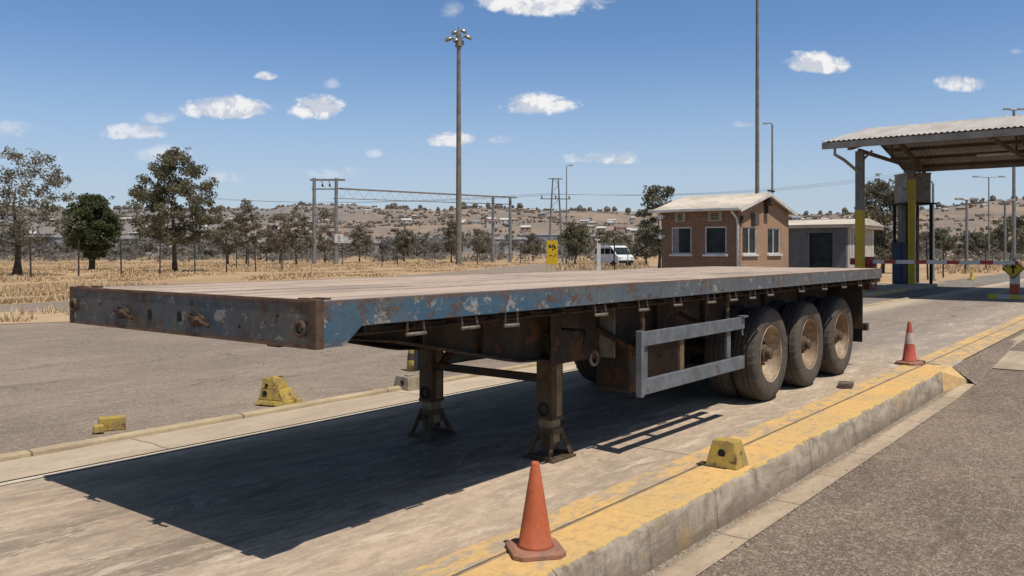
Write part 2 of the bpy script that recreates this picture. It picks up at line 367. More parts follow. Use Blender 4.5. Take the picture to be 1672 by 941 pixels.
# ------------------------------------------------------------------ mesh helpers
class MB:
    def __init__(s): s.bm = bmesh.new()
    def poly(s, pts):
        vs = [s.bm.verts.new(p) for p in pts]
        try: return s.bm.faces.new(vs)
        except ValueError: return None
    def hexa(s, a, b):                     # a: 4 lower points, b: 4 upper points (ccw from above)
        va = [s.bm.verts.new(p) for p in a]; vb = [s.bm.verts.new(p) for p in b]
        s.bm.faces.new(va[::-1]); s.bm.faces.new(vb)
        for i in range(4):
            j = (i+1) % 4
            s.bm.faces.new((va[i], va[j], vb[j], vb[i]))
    def box(s, x0, x1, y0, y1, z0, z1):
        s.hexa([(x0, y0, z0), (x1, y0, z0), (x1, y1, z0), (x0, y1, z0)], [(x0, y0, z1), (x1, y0, z1), (x1, y1, z1), (x0, y1, z1)])
    def bar(s, p, q, w, h, upv=(0, 0, 1)):  # rectangular bar from p to q
        p, q = Vector(p), Vector(q); d = (q-p).normalized(); u = Vector(upv)
        if abs(d.dot(u)) > .98: u = Vector((1, 0, 0))
        sx = d.cross(u).normalized(); uz = sx.cross(d).normalized()
        o = [(-w/2, -h/2), (w/2, -h/2), (w/2, h/2), (-w/2, h/2)]
        A = [p+sx*a+uz*b for a, b in o]; B = [q+sx*a+uz*b for a, b in o]
        va = [s.bm.verts.new(k) for k in A]; vb = [s.bm.verts.new(k) for k in B]
        s.bm.faces.new(va); s.bm.faces.new(vb[::-1])
        for i in range(4):
            j = (i+1) % 4; s.bm.faces.new((va[i], vb[i], vb[j], va[j]))
    def tube(s, pts, rads, seg=8, cap=True):
        pts = [Vector(p) for p in pts]
        if not isinstance(rads, (list, tuple)): rads = [rads]*len(pts)
        rings = []
        ref = Vector((.13, .21, .97))
        for i, p in enumerate(pts):
            d = (pts[min(i+1, len(pts)-1)]-pts[max(i-1, 0)])
            if d.length < 1e-9: d = Vector((0, 0, 1))
            d.normalize()
            a = d.cross(ref)
            if a.length < .05: a = d.cross(Vector((1, 0, 0)))
            a.normalize(); b = d.cross(a)
            rings.append([s.bm.verts.new(p+(a*math.cos(2*math.pi*k/seg)+b*math.sin(2*math.pi*k/seg))*rads[i]) for k in range(seg)])
        for i in range(len(rings)-1):
            for k in range(seg):
                j = (k+1) % seg
                s.bm.faces.new((rings[i][k], rings[i][j], rings[i+1][j], rings[i+1][k]))
        if cap:
            s.bm.faces.new(rings[0][::-1]); s.bm.faces.new(rings[-1])
    def lathe(s, prof, seg=32, axis='z', c=(0, 0, 0), mod=None, close=False, cap=True):   # prof: (r, h)
        rings = []
        for i, (r, h) in enumerate(prof):
            ring = []
            for k in range(seg):
                rr = r*(mod(i, k) if mod else 1)
                a = 2*math.pi*k/seg
                if axis == 'z': p = (c[0]+rr*math.cos(a), c[1]+rr*math.sin(a), c[2]+h)
                else: p = (c[0]+rr*math.cos(a), c[1]+h, c[2]+rr*math.sin(a))
                ring.append(s.bm.verts.new(p))
            rings.append(ring)
        n = len(rings)
        for i in range(n if close else n-1):
            for k in range(seg):
                j = (k+1) % seg; q = (i+1) % n
                s.bm.faces.new((rings[i][k], rings[i][j], rings[q][j], rings[q][k]))
        if not close and cap:
            if prof[0][0] > 1e-4: s.bm.faces.new(rings[0][::-1])
            if prof[-1][0] > 1e-4: s.bm.faces.new(rings[-1])
    def prism(s, prof, y0, y1, axis='y'):  # closed (a, z) polygon extruded along y (or x)
        def P(a, z, t): return (a, t, z) if axis == 'y' else (t, a, z)
        A = [s.bm.verts.new(P(a, z, y0)) for a, z in prof]; B = [s.bm.verts.new(P(a, z, y1)) for a, z in prof]
        s.bm.faces.new(A); s.bm.faces.new(B[::-1])
        n = len(prof)
        for i in range(n):
            j = (i+1) % n; s.bm.faces.new((A[i], B[i], B[j], A[j]))
    def torus(s, c, R_, r, ax='x', seg=20, rs=6, a0=0, a1=2*math.pi):
        pts = []
        full = abs(a1-a0-2*math.pi) < 1e-6
        for k in range(seg+1):
            a = a0+(a1-a0)*k/seg
            x, y = R_*math.cos(a), R_*math.sin(a)
            pts.append((c[0], c[1]+x, c[2]+y) if ax == 'x' else ((c[0]+x, c[1], c[2]+y) if ax == 'y' else (c[0]+x, c[1]+y, c[2])))
        s.tube(pts, r, rs, True)
    def build(s, name, m, parent=None, bevel=0.0, smooth=False, loc=None, rot=None, kind=None, seg=2, merge=False):
        bm = s.bm
        if merge: bmesh.ops.remove_doubles(bm, verts=bm.verts, dist=1e-5)
        bmesh.ops.recalc_face_normals(bm, faces=bm.faces)
        me = bpy.data.meshes.new(name); bm.to_mesh(me); bm.free()
        o = bpy.data.objects.new(name, me); col.objects.link(o)
        me.materials.append(m)
        if smooth: me.shade_smooth()
        if bevel:
            b = o.modifiers.new('bevel', 'BEVEL'); b.width = bevel; b.segments = seg; b.limit_method = 'ANGLE'; b.angle_limit = R(35)
        if parent: o.parent = parent
        if loc is not None: o.location = loc
        if rot is not None: o.rotation_euler = rot
        if kind: o['kind'] = kind
        return o

def tag(o, label, cat, group=None):
    o['label'] = label; o['category'] = cat
    if group: o['group'] = group
    return o
def thing(name, loc, rz, label, cat, group=None):
    o = bpy.data.objects.new(name, None); col.objects.link(o)
    o.location = loc; o.rotation_euler = (0, 0, rz); o.empty_display_size = .2
    return tag(o, label, cat, group)
def part_empty(name, parent, loc=(0, 0, 0), rot=(0, 0, 0)):
    o = bpy.data.objects.new(name, None); col.objects.link(o)
    o.parent = parent; o.location = loc; o.rotation_euler = rot; o.empty_display_size = .1
    return o
def copy_tree(o, parent=None):
    c = o.copy(); col.objects.link(c); c.parent = parent
    for ch in list(o.children): copy_tree(ch, c)
    return c
def struct(name, mb, m, road=True, **k):
    o = mb.build(name, m, kind='structure', **k)
    if road: o.location = (P0[0], P0[1], 0); o.rotation_euler = (0, 0, TH)
    return o
def strip(u0, u1, v0, v1, z, du=None, zf=None):
    m = MB(); n = max(1, int((u1-u0)/du)) if du else 1
    for i in range(n):
        a, b = u0+(u1-u0)*i/n, u0+(u1-u0)*(i+1)/n
        za = zf(a) if zf else z; zb = zf(b) if zf else z
        m.poly([(a, v0, za), (b, v0, zb), (b, v1, zb), (a, v1, za)])
    return m

# shared materials
M_rust = simple('rusty_brown_steel', (.075, .052, .036), (.04, .03, .022), 6, .85, .1, .5, rust=.5)
M_chas = simple('dirty_chassis_steel', (.06, .047, .036), (.035, .028, .022), 4, .85, .1, .5, rust=.35)
M_dark = simple('grimy_dark_metal', (.022, .02, .018), (.012, .011, .01), 5, .8, 0, .3)
M_hook = simple('bare_worn_steel', (.26, .23, .2), (.14, .11, .085), 8, .6, .4, .2)
M_guard = simple('blue_grey_guard_paint', (.17, .19, .205), (.115, .125, .135), 5, .6, .2, .25, rust=.12)
M_guardb = simple('brown_guard_post', (.22, .15, .08), (.14, .09, .05), 7, .8, 0, .3)
M_galv = simple('galvanised_grey', (.25, .255, .25), (.17, .175, .17), 2, .6, .3)
M_pole = simple('weathered_pole_grey', (.22, .2, .16), (.14, .13, .11), 1, .75, .1)
M_white = simple('dirty_white_paint', (.66, .64, .6), (.5, .47, .42), 3, .6)
M_cream = simple('cream_roof_sheet', (.62, .55, .46), (.48, .42, .34), 1.2, .7, 0, .1)
M_ywl = simple('worn_yellow_paint', (.52, .36, .05), (.4, .29, .07), 5, .75, 0, .3, rust=.1)
M_yblk = simple('chipped_yellow_concrete', (.44, .31, .07), (.3, .22, .09), 9, .9, 0, .6, rust=.25)
M_gblk = simple('grey_tan_concrete', (.3, .25, .18), (.2, .17, .13), 9, .92, 0, .6)
M_black = simple('matt_black', (.018, .018, .018), None, 4, .7)
M_tyre = None

# ------------------------------------------------------------------ SETTING
GMAT = m_ground()
g = MB()
g.poly([(-3000, -.55, -.03), (6000, -.55, -.03), (6000, 6000, -.03), (-3000, 6000, -.03)])
us = [-3000, 8.9] + [9.2+.4*i for i in range(14)] + [15, 6000]
for a, b in zip(us[:-1], us[1:]):
    g.poly([(a, -5000, hr(a)-.03), (b, -5000, hr(b)-.03), (b, -.55, hr(b)-.03), (a, -.55, hr(a)-.03)])
struct('ground', g, GMAT)

# left yard asphalt (with the service road behind it)
M_yard = m_asphalt('yard_asphalt', (.335, .262, .2), (.255, .2, .156), .3, .45, 62)
g = MB()
pts = [(-90, -60), W(-40, 3.9), W(60, 3.9), W(120, 3.9), W(120, 6.5), W(41, 6.5), W(41, 7.2), W(60, 22), (9.5, 116), (5.4, 116), (-5.9, 60), (-14.4, 27.7), (-15.2, 25.3), (-60, 20)]
pts = [Vector((p[0], p[1], 0)) for p in pts]
loc_pts = [Vector((*UV(p.x, p.y), -.012)) for p in pts]
g.poly(loc_pts)
struct('yard', g, M_yard)
bmat = m_strip('sandy_verge', (.5, .37, .23), (.38, .27, .165))
g = MB()
vp = [(-70, 14.5), (-20, 17.8), (-11, 18.7), (-8.5, 20.2), (-9.5, 22.3), (-15, 22.2), (-70, 17.0)]
g.poly([Vector((*UV(x, y), -.004)) for x, y in vp])
struct('verge', g, bmat)

# right roadway
M_road = m_asphalt('coarse_asphalt', (.285, .208, .152), (.2, .15, .113), .42, .8, 66)
struct('road', strip(-30, 60, -40, -1.0, 0, .5, lambda u: hr(u)), M_road)
M_gut = m_strip('gutter_concrete', (.48, .375, .27), (.36, .28, .2), .95)
struct('gutter', strip(-30, 30, -1.04, -.74, 0, .5, lambda u: hr(u)+.008), M_gut)
g = MB()
for i in range(12):
    a, b = 11.7+i*.14, 11.7+(i+1)*.14
    g.poly([(a, -8, hr(a)+.012), (b, -8, hr(b)+.012), (b, -1.06, hr(b)+.012), (a, -1.06, hr(a)+.012)])
struct('cross_gutter', g, M_gut)

# the lane, its kerb and strips
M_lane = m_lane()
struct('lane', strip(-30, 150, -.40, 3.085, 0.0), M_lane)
struct('lane_far_left', strip(18, 150, 3.9, 6.5, -.004), m_asphalt('far_lane_asphalt', (.26, .225, .19), (.2, .175, .15), .25, .5, 40))
M_cs = m_strip('pale_concrete_strip', (.52, .425, .315), (.42, .335, .245), 3.1)
struct('slab_edge', strip(-30, 120, 3.09, 3.16, .004), m_strip('bright_slab_edge', (.6, .52, .42), (.5, .42, .33)))
struct('slab_strip', strip(-30, 120, 3.19, 3.79, .004), M_cs)
struct('slab_joint', strip(-30, 120, 3.05, 3.2, -.004), simple('joint_grime', (.1, .08, .06), None, 6, .95))
g = MB(); g.prism([(3.79, -.05), (3.8, .035), (3.87, .045), (3.93, .02), (3.96, -.05)], -30, 28, 'x')
o = struct('low_kerb', g, m_strip('low_kerb_concrete', (.5, .4, .25), (.36, .28, .19), 1.9), bevel=.006)
# kerb top, groove, inner worn band
M_y1 = m_yellow_line('kerb_yellow', .25)
M_y2 = m_yellow_line('worn_band_yellow', .54)
M_y3 = m_yellow_line('pale_far_yellow', .62)
struct('inner_band', strip(-30, 30, -.405, -.2, .005), M_y2)
struct('groove', strip(-30, 30, -.46, -.33, -.001), simple('groove_grime', (.3, .22, .15), (.2, .15, .1), 8, .95))
g = MB()                                            # kerb stone, worn arris, ends in a ramped nose
n = 240; rr = random.Random(3)
prev = None
for i in range(n+1):
    u = -30+(39.7)*i/n if i < n else 9.7
    e = .012+.006*mnoise.noise(Vector((u*3, 0, 0))); e2 = .006*mnoise.noise(Vector((u*2.2, 5, 0)))+.004*mnoise.noise(Vector((u*9, 5, 3)))
    ring = [(u, -.435, 0), (u, -.435, .006), (u, -.745+e2, .006), (u, -.77+e2-e*.4, -.005-e), (u, -.79, -.16), (u, -.80, -.30)]
    ring = [g.bm.verts.new(p) for p in ring]
    if prev:
        for k in range(5): 
            f = g.bm.faces.new((prev[k], prev[k+1], ring[k+1], ring[k]))
            f.material_index = 0 if k < 2 else 1; f.smooth = k >= 3
    prev = ring
o = struct('kerb', g, M_y1); o.data.materials.append(m_kerb_face())
g = MB()                                            # sloping yellow nose of the kerb
A = [(9.71, -.44, .004), (9.71, -.765, .002), (9.71, -.80, -.28)]
B = [(10.45, -.44, .004), (10.45, -.75, .003), (10.75, -1.02, hr(10.6)-.02)]
g.poly([A[0], A[1], B[1], B[0]]); g.poly([A[1], A[2], B[2], B[1]])
g.poly([A[0], (9.71, -.44, -.3), A[2], A[1]]); g.poly([B[1], B[2], (10.9, -.75, -.02)])
struct('kerb_nose', g, m_yellow_line('nose_yellow', .45, False))
struct('far_band', strip(10.5, 40, -.75, -.43, .005), M_y3)
g = MB()                                            # asphalt shoulder that joins the lane to the road
uu = [10.42+.3*i for i in range(16)]
for a, b in zip(uu[:-1], uu[1:]):
    g.poly([(a, -.76, -.003), (b, -.76, -.003), (b, -1.06, hr(b)+.004), (a, -1.06, hr(a)+.004)])
struct('shoulder', g, M_road)

# hills
prof = [(-1500, 352), (-700, 345), (-200, 340), (0, 338), (200, 342), (400, 340), (520, 335), (600, 336), (700, 341), (850, 336), (930, 338), (1040, 344), (1300, 349), (1420, 346), (1500, 338), (1560, 331), (1610, 325), (1680, 322), (2000, 326), (2600, 345), (4200, 360)]
def prof_a(x, y):
    px = 836+1385*x/y
    for (a, ya), (b, yb) in zip(prof[:-1], prof[1:]):
        if a <= px <= b:
            t = (px-a)/(b-a); t = t*t*(3-2*t)
            return (408-(ya+(yb-ya)*t))/1385
    return .035
YS = 1500.0
def hill(x, y):
    t = max(0.0, min(1.0, (y-300)/(YS-300)))
    s = t**1.15
    if y > YS: s = 1-(y-YS)/500
    nz = mnoise.fractal(Vector((x*.006, y*.006, 1.3)), 1, 2, 5)
    return max(-.5, s*(prof_a(x, y)*YS+1.6) + nz*9*min(1, t*3))
g = MB(); rows = []
ys = [290+15*i for i in range(30)]+[740+30*i for i in range(26)]+[1520, 1600, 1800, 2000]
rs = [-1.6+3.6*i/230 for i in range(231)]
for y in ys:
    rows.append([g.bm.verts.new((r_*y, y, hill(r_*y, y)-.5)) for r_ in rs])
for a, b in zip(rows[:-1], rows[1:]):
    for k in range(len(rs)-1): g.bm.faces.new((a[k], a[k+1], b[k+1], b[k]))
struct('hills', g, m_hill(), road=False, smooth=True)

def blob_mesh(g, c, r, rr, seg=6, flat=.8):            # small irregular faceted clump
    c = Vector(c)
    rings = []
    for i in range(1, 4):
        ph = math.pi*i/4
        rings.append([g.bm.verts.new(c+Vector((math.sin(ph)*math.cos(2*math.pi*k/seg)*r*rr.uniform(.75, 1.2), math.sin(ph)*math.sin(2*math.pi*k/seg)*r*rr.uniform(.75, 1.2), math.cos(ph)*r*flat*rr.uniform(.8, 1.2)))) for k in range(seg)])
    top = g.bm.verts.new(c+Vector((0, 0, r*flat*rr.uniform(.8, 1.2)))); bot = g.bm.verts.new(c-Vector((0, 0, r*flat)))
    for k in range(seg):
        j = (k+1) % seg
        g.bm.faces.new((top, rings[0][k], rings[0][j])); g.bm.faces.new((bot, rings[2][j], rings[2][k]))
        for i in range(2): g.bm.faces.new((rings[i][k], rings[i+1][k], rings[i+1][j], rings[i][j]))
M_bush = m_leaf('hill_bush', (.225, .185, .148), (.17, .155, .13), (.27, .215, .17), .02)
g = MB(); rr = random.Random(11)
for i in range(5600):
    y = 330+1170*(rr.random()**.8); x = y*rr.uniform(-.75, .75)
    d = mnoise.noise(Vector((x*.008, y*.008, 3)))
    if d < -.05+ (.0 if x > 0 else -.35)*rr.random(): continue
    r_ = rr.uniform(.6, 2.8)*(.5+y/1500)
    for k in range(rr.choice([1, 2, 2, 3])):
        q = r_*rr.uniform(.45, .9); xx, yy = x+rr.gauss(0, r_*1.1), y+rr.gauss(0, r_*1.5)
        blob_mesh(g, (xx, yy, hill(xx, yy)+q*.25), q, rr, 5, .75)
for i in range(260):                                  # trees along the skyline
    x = YS*rr.uniform(-.7, .7); y = YS-rr.uniform(0, 80)
    if mnoise.noise(Vector((x*.01, 0, 9))) < -.1 and rr.random() < .7: continue
    r_ = rr.uniform(2.5, 6); blob_mesh(g, (x, y, hill(x, y)+r_*.5), r_, rr, 5, 1.1)
g.build('hill_scrub', M_bush, kind='stuff')

# leafy mass of far-off trees in the valley
def leaf_cloud(g, c, r, n, size, rr, flat=.8):
    c = Vector(c)
    for i in range(n):
        d = Vector((rr.gauss(0, 1), rr.gauss(0, 1), rr.gauss(0, 1)))
        if d.length < 1e-4: continue
        d = d.normalized()*r*(rr.random()**.45); d.z *= flat
        p = c+d; s_ = size*rr.uniform(.6, 1.3)
        a = Vector((rr.gauss(0, 1), rr.gauss(0, 1), rr.gauss(0, 1))).normalized()
        b = a.cross(Vector((rr.gauss(0, 1), rr.gauss(0, 1), rr.gauss(0, 1)))).normalized()
        g.poly([p-a*s_, p-b*s_*.45, p+a*s_, p+b*s_*.45])
M_wood = m_leaf('far_wood', (.2, .185, .165), (.155, .15, .135), (.26, .215, .18), .05)
g = MB(); rr = random.Random(21)
for i in range(330):
    y = rr.uniform(170, 330); x = y*rr.uniform(-.72, .72)
    if -.02 < x/y < .05 and rr.random() < .5: continue
    h = rr.uniform(3.0, 7.5); w = h*rr.uniform(.5, .8)
    if rr.random() < .45: h *= .5
    for k in range(4):
        leaf_cloud(g, (x+rr.gauss(0, w*.4), y+rr.gauss(0, w*.3), h*rr.uniform(.35, .8)), w*.5, 42, .55, rr)
for i in range(420):
    y = rr.uniform(122, 175); x = y*rr.uniform(-.7, .7)
    if -.0 < x/y < .2 and rr.random() < .6: continue
    h = rr.uniform(.7, 1.9); leaf_cloud(g, (x, y, h*.4), h*rr.uniform(.7, 1.3), 34, .26, rr, .5)
g.build('distant_wood', M_wood, kind='stuff')

# ------------------------------------------------------------------ far buildings
M_hw = [simple('far_wall_pale', (.5, .46, .42), None, .5), simple('far_wall_tan', (.36, .27, .2), None, .5), simple('far_wall_grey', (.3, .3, .31), None, .5)]
M_hr = [simple('far_roof_white', (.52, .49, .46), (.42, .41, .4), .3), simple('far_roof_red', (.24, .13, .09), None, .3), simple('far_roof_grey', (.27, .28, .3), None, .3)]
M_fw = simple('far_window_dark', (.04, .045, .05), None, 1, .3)
def far_house(x, y, z, w, d, h, rz, mw, mr, label, group, cat='house', roof='gable', name='hill_house'):
    t = thing(name, (x, y, z), rz, label, cat, group)
    g = MB(); g.box(-w/2, w/2, -d/2, d/2, -2, h); g.build('wall', mw, t)
    g = MB()
    if roof == 'gable': g.prism([(-d/2-.3, h-.05), (d/2+.3, h-.05), (0, h+d*.22)], -w/2-.3, w/2+.3, 'x')
    else: g.prism([(-d/2-.3, h), (d/2+.3, h), (d/2+.3, h+.4), (-d/2-.3, h+.9)], -w/2-.3, w/2+.3, 'x')
    g.build('roof', mr, t)
    k = max(2, int(w/4))
    for i in range(min(k, 9)):
        g = MB(); xx = -w/2+w*(i+.5)/k; g.box(xx-.5, xx+.5, -d/2-.03, -d/2+.05, h*.4, h*.75); g.build('window', M_fw, t)
    return t
rr = random.Random(5); nh = 0
HL = {(0, 0): 'small pale house with a white roof on the distant hillside', (0, 1): 'small pale house with a red roof on the distant hillside', (0, 2): 'small pale house with a grey roof on the distant hillside',
      (1, 0): 'small tan house with a white roof on the distant hillside', (1, 1): 'small tan house with a red roof on the distant hillside', (1, 2): 'small tan house with a grey roof on the distant hillside',
      (2, 0): 'small grey house with a white roof on the distant hillside', (2, 1): 'small grey house with a red roof on the distant hillside', (2, 2): 'small grey house with a grey roof on the distant hillside'}
while nh < 150:
    y = rr.uniform(420, 1300); x = y*rr.uniform(-.64, .64)
    if mnoise.noise(Vector((x*.007, y*.007, 30))) < .12: continue
    a, b = rr.randrange(3), rr.choice([0, 0, 1, 2])
    far_house(x, y, hill(x, y), rr.uniform(5, 10), rr.uniform(5, 7), rr.uniform(2.2, 3.4), rr.uniform(-.5, .5), M_hw[a], M_hr[b], HL[(a, b)], HL[(a, b)].replace('small', 'small', 1)+'s'.replace('s', ''))
    nh += 1
for px, Y, w, h, d, lab in [(805, 350, 26, 6, 14, 'long white-roofed warehouse in the valley just right of the tall floodlight mast'), (655, 340, 30, 4.5, 12, 'long grey-walled shed with a pale roof between the rail gantry and the floodlight mast'),
                         (735, 400, 40, 7, 14, 'wide warehouse with a white flat roof behind the floodlight mast'), (590, 300, 14, 4, 9, 'low pale building behind the left gantry legs'),
                         (185, 260, 17, 5, 10, 'grey shed with a pale roof behind the dense dark bush'), (60, 330, 34, 6.5, 12, 'long pale-roofed shed behind the leftmost tree'),
                         (440, 270, 10, 4, 8, 'grey-walled house with a pale roof behind the brown trees left of the gantry'), (880, 420, 18, 9, 12, 'white block in the valley between the mast and the power pylon')]:
    p = at(px, Y)
    far_house(p.x, p.y, .3, w, d, h, rr.uniform(-.15, .15), M_hw[rr.choice([0, 2, 2])], M_hr[0], lab, None, 'building', 'flat', 'warehouse')

# ------------------------------------------------------------------ trees
M_bark = simple('grey_brown_bark', (.11, .08, .06), (.06, .045, .035), 3, .95, 0, .5)
def tree(name, label, cat, x, y, h, cw, th, seed, ncl, nleaf, ls, mat, shape='egg', tr=.16, rc=.5, lean=0.0, group=None, stems=1, z0=0.0):
    rr = random.Random(seed)
    t = thing(name, (x, y, z0), rr.uniform(0, 6), label, cat, group)
    nodes = []; g = MB()
    for s_ in range(stems):
        a0 = rr.uniform(0, 6.28)
        off = Vector((math.cos(a0), math.sin(a0), 0))*(.12 if stems > 1 else 0)
        top = Vector((off.x*4+rr.gauss(0, .15)+lean, off.y*4+rr.gauss(0, .15), th+(h-th)*.62))
        pts = []
        for i in range(7):
            f = i/6
            p = off.lerp(top, f)+Vector((rr.gauss(0, .06), rr.gauss(0, .06), 0))*(0 if i == 0 else 1)
            pts.append(p)
        rad = [tr*(1.35 if i == 0 else 1-.85*(i/6)**.9)/(1 if stems == 1 else 1.35) for i in range(7)]
        g.tube(pts, rad, 8)
        for i, p in enumerate(pts):
            if p.z > th*.7: nodes.append((p, rad[i]))
    cl = []
    tries = 0
    while len(cl) < ncl and tries < ncl*60:
        tries += 1
        f = rr.random()
        z = th+(h-th)*f
        if shape == 'egg': wd = cw/2*math.sin(math.pi*min(1, (f*.86+.13)))**.7*(1.12-.45*f)
        elif shape == 'round': wd = cw/2*math.sqrt(max(0.02, 1-(2*f-1)**2))
        elif shape == 'wide': wd = cw/2*(.45+.55*math.sin(math.pi*min(1, f*.85+.1)))
        else: wd = cw/2*(1-f*.6)
        q = math.sqrt(rr.uniform(.02, 1)); a = rr.uniform(0, 6.28)
        p = Vector((math.cos(a)*wd*q+lean*f, math.sin(a)*wd*q, z))
        if any((p-c).length < rc*.8 for c in cl): continue
        cl.append(p)
    cl.sort(key=lambda p: (p-Vector((0, 0, th))).length)
    gl = MB()
    for p in cl:
        best = min(nodes, key=lambda nd: (nd[0]-p).length+max(0, nd[0].z-p.z+.2)*2.2)
        q, r0 = best
        mid = q.lerp(p, .55)+Vector((rr.gauss(0, .08), rr.gauss(0, .08), -.05))*max(.4, (p-q).length*.4)
        r1 = max(.014, min(r0*.7, .09)); r2 = max(.008, r1*.4)
        g.tube([q, mid, p], [r1, (r1+r2)/2, r2], 5, False)
        nodes.append((mid, (r1+r2)/2)); nodes.append((p, r2))
        leaf_cloud(gl, p, rc*rr.uniform(.7, 1.1), int(nleaf*1.5*rr.uniform(.6, 1.3)), ls*1.05, rr, .75)
        if rr.random() < .5:
            e = p+Vector((rr.gauss(0, 1), rr.gauss(0, 1), rr.uniform(0, 1))).normalized()*rc*1.5
            g.tube([p, e], [.012, .006], 3, False); leaf_cloud(gl, e, rc*.4, int(nleaf*.2), ls*.85, rr)
    g.build('trunk', M_bark, t, smooth=True)
    gl.build('crown', mat, t)
    return t
L_a = m_leaf('leaf_olive_grey', (.19, .18, .125), (.13, .13, .085), (.27, .225, .165))
L_b = m_leaf('leaf_dark_green', (.085, .11, .045), (.06, .082, .034), (.16, .15, .07))
L_c = m_leaf('leaf_brown_olive', (.175, .165, .1), (.12, .125, .07), (.24, .2, .13))
L_e = m_leaf('leaf_hazy_olive', (.23, .2, .145), (.17, .165, .115), (.29, .235, .17))
L_d = m_leaf('leaf_dry_brown', (.25, .215, .165), (.19, .18, .135), (.31, .255, .2))
p = at(28, 54); tree('savanna_tree', 'tall sparse grey-green tree at the left edge behind the fence', 'tree', p.x, p.y, 7.7, 7.0, 2.0, 31, 110, 46, .1, L_a, 'wide', .24, .55)
p = at(150, 72); tree('dense_tree', 'short dense dark green bushy tree between the two taller ones', 'tree', p.x, p.y, 6.2, 4.3, 1.2, 8, 95, 110, .13, L_b, 'round', .16, .6, stems=3)
p = at(286, 66); tree('tall_tree', 'tallest tree with an open top and drooping olive crown, two trunks', 'tree', p.x, p.y, 9.5, 7.2, 2.3, 14, 135, 84, .12, L_c, 'egg', .22, .62, stems=2)
brown = [(372, 105, 5.6, 3.6, 'thin brown tree nearest the tall olive tree'), (402, 98, 7.4, 3.2, 'slender half-bare tree rising above the other brown ones'), (457, 112, 6.2, 4.2, 'greyish brown tree left of the rail gantry'),
         (484, 104, 6.9, 4.4, 'full dark brown tree just left of the gantry leg'), (530, 118, 7.2, 5.2, 'brown tree standing between the two left gantry legs'), (587, 125, 5.2, 4.0, 'low brown tree right of the white boxed gantry leg'),
         (660, 130, 4.6, 4.4, 'low dry bushy tree midway under the gantry beam'), (737, 118, 6.4, 2.0, 'narrow dark tree touching the left side of the floodlight mast'), (784, 140, 4.8, 4.2, 'small brown tree between the mast and the right gantry leg'),
         (940, 92, 4.7, 4.3, 'rounded green tree right of the power pylon'), (990, 130, 4.9, 5, 'olive tree behind the white van'), (1056, 88, 4.4, 3.8, 'round olive bush left of the brick hut'),
         (435, 135, 5.4, 3.8, 'hazy brown tree far behind the fence left of the gantry'), (870, 140, 4.4, 4.0, 'small dark tree left of the power pylon'), (1020, 150, 4.0, 5.0, 'flat olive thicket left of the round bush')]
for i, (px, Y, h, cw, lab) in enumerate(brown):
    p = at(px, Y)
    tree('background_tree', lab, 'tree', p.x, p.y, h, cw, h*.26, 60+i, 34, 46, .17, [L_d, L_e, L_a, L_b][0 if i < 9 and i % 3 else (1 if i % 2 else 2)] if i != 9 else L_c, 'egg' if i % 2 else 'round', .11, .6, group='trees behind the boundary fence')
p = at(1076, 62); tree('gum_tree', 'dark leafy tree showing above the left end of the brick hut', 'tree', p.x, p.y, 6.1, 2.9, 1.5, 91, 42, 80, .12, L_a, 'wide', .13, .5)
p = at(1440, 62); tree('gum_tree', 'grey-green tree behind the water tank stand', 'tree', p.x, p.y, 6.5, 4.3, 1.0, 92, 75, 80, .13, L_a, 'wide', .14, .55)
for i, (px, Y, h, cw, lab) in enumerate([(1655, 170, 8, 11, 'wide dark tree at the foot of the hill right of the lamp posts'), (1530, 185, 6, 8, 'low bushy tree at the foot of the hill behind the hooked street lamp'), (1596, 200, 5.5, 9, 'scrubby tree at the hill foot between the lamp posts')]):
    p = at(px, Y); tree('background_tree', lab, 'tree', p.x, p.y, h, cw, h*.2, 100+i, 50, 60, .3, L_a, 'round', .15, 1.1, group='trees at the foot of the hill')

# dry grass (uncountable)
def m_grass():
    n = NB('dry_grass_blades')
    a = n.noise(.35, None, 6, .7)
    b = n.noise(3, None, 3, .7)
    c = n.mix(n.ramp(a, .38, .62), (.52, .385, .225), (.42, .29, .165))
    c = n.mix(n.math('MULTIPLY', n.ramp(b, .45, .65), .6), c, (.58, .46, .3))
    return n.fin(c, .9)
def edge_x(y):
    P = [(20, -60), (25.3, -15.2), (27.7, -14.4), (60, -5.9), (116, 5.4), (180, 18)]
    for (a, xa), (b, xb) in zip(P[:-1], P[1:]):
        if a <= y <= b: return xa+(xb-xa)*(y-a)/(b-a)
    return -60
g = MB(); rr = random.Random(77)
def tuft(x, y, z, h, nb):
    for k in range(nb):
        a = rr.uniform(0, 6.28); l = h*rr.uniform(.5, 1.1); w = .012+.02*rr.random(); le = rr.uniform(.15, .6)*l
        bx, by = x+rr.gauss(0, .09), y+rr.gauss(0, .09)
        if y > 45: w *= 2
        px_, py_ = -math.sin(a)*w, math.cos(a)*w
        g.poly([(bx-px_, by-py_, z), (bx+px_, by+py_, z), (bx+math.cos(a)*le, by+math.sin(a)*le, z+l)])
cnt = 0
while cnt < 15000:
    y = 26+rr.random()**1.3*100; x = rr.uniform(-.68*y, min(.12*y, edge_x(y)))
    if x > edge_x(y)-.5: continue
    d = mnoise.noise(Vector((x*.25, y*.12, 0)))+.5*mnoise.noise(Vector((x*.05, y*.05, 8)))
    if y < 44: d -= .25
    if d < -.2: continue
    tuft(x, y, -.03, rr.uniform(.07, .26)*(.7+1.2*d), 6); cnt += 1
for i in range(1500):                                # around the hut and beyond the gate
    y = rr.uniform(70, 130); x = rr.uniform(.05*y, .16*y)
    if x < edge_x(y)+3 : continue
    tuft(x, y, -.03, rr.uniform(.2, .5), 6)
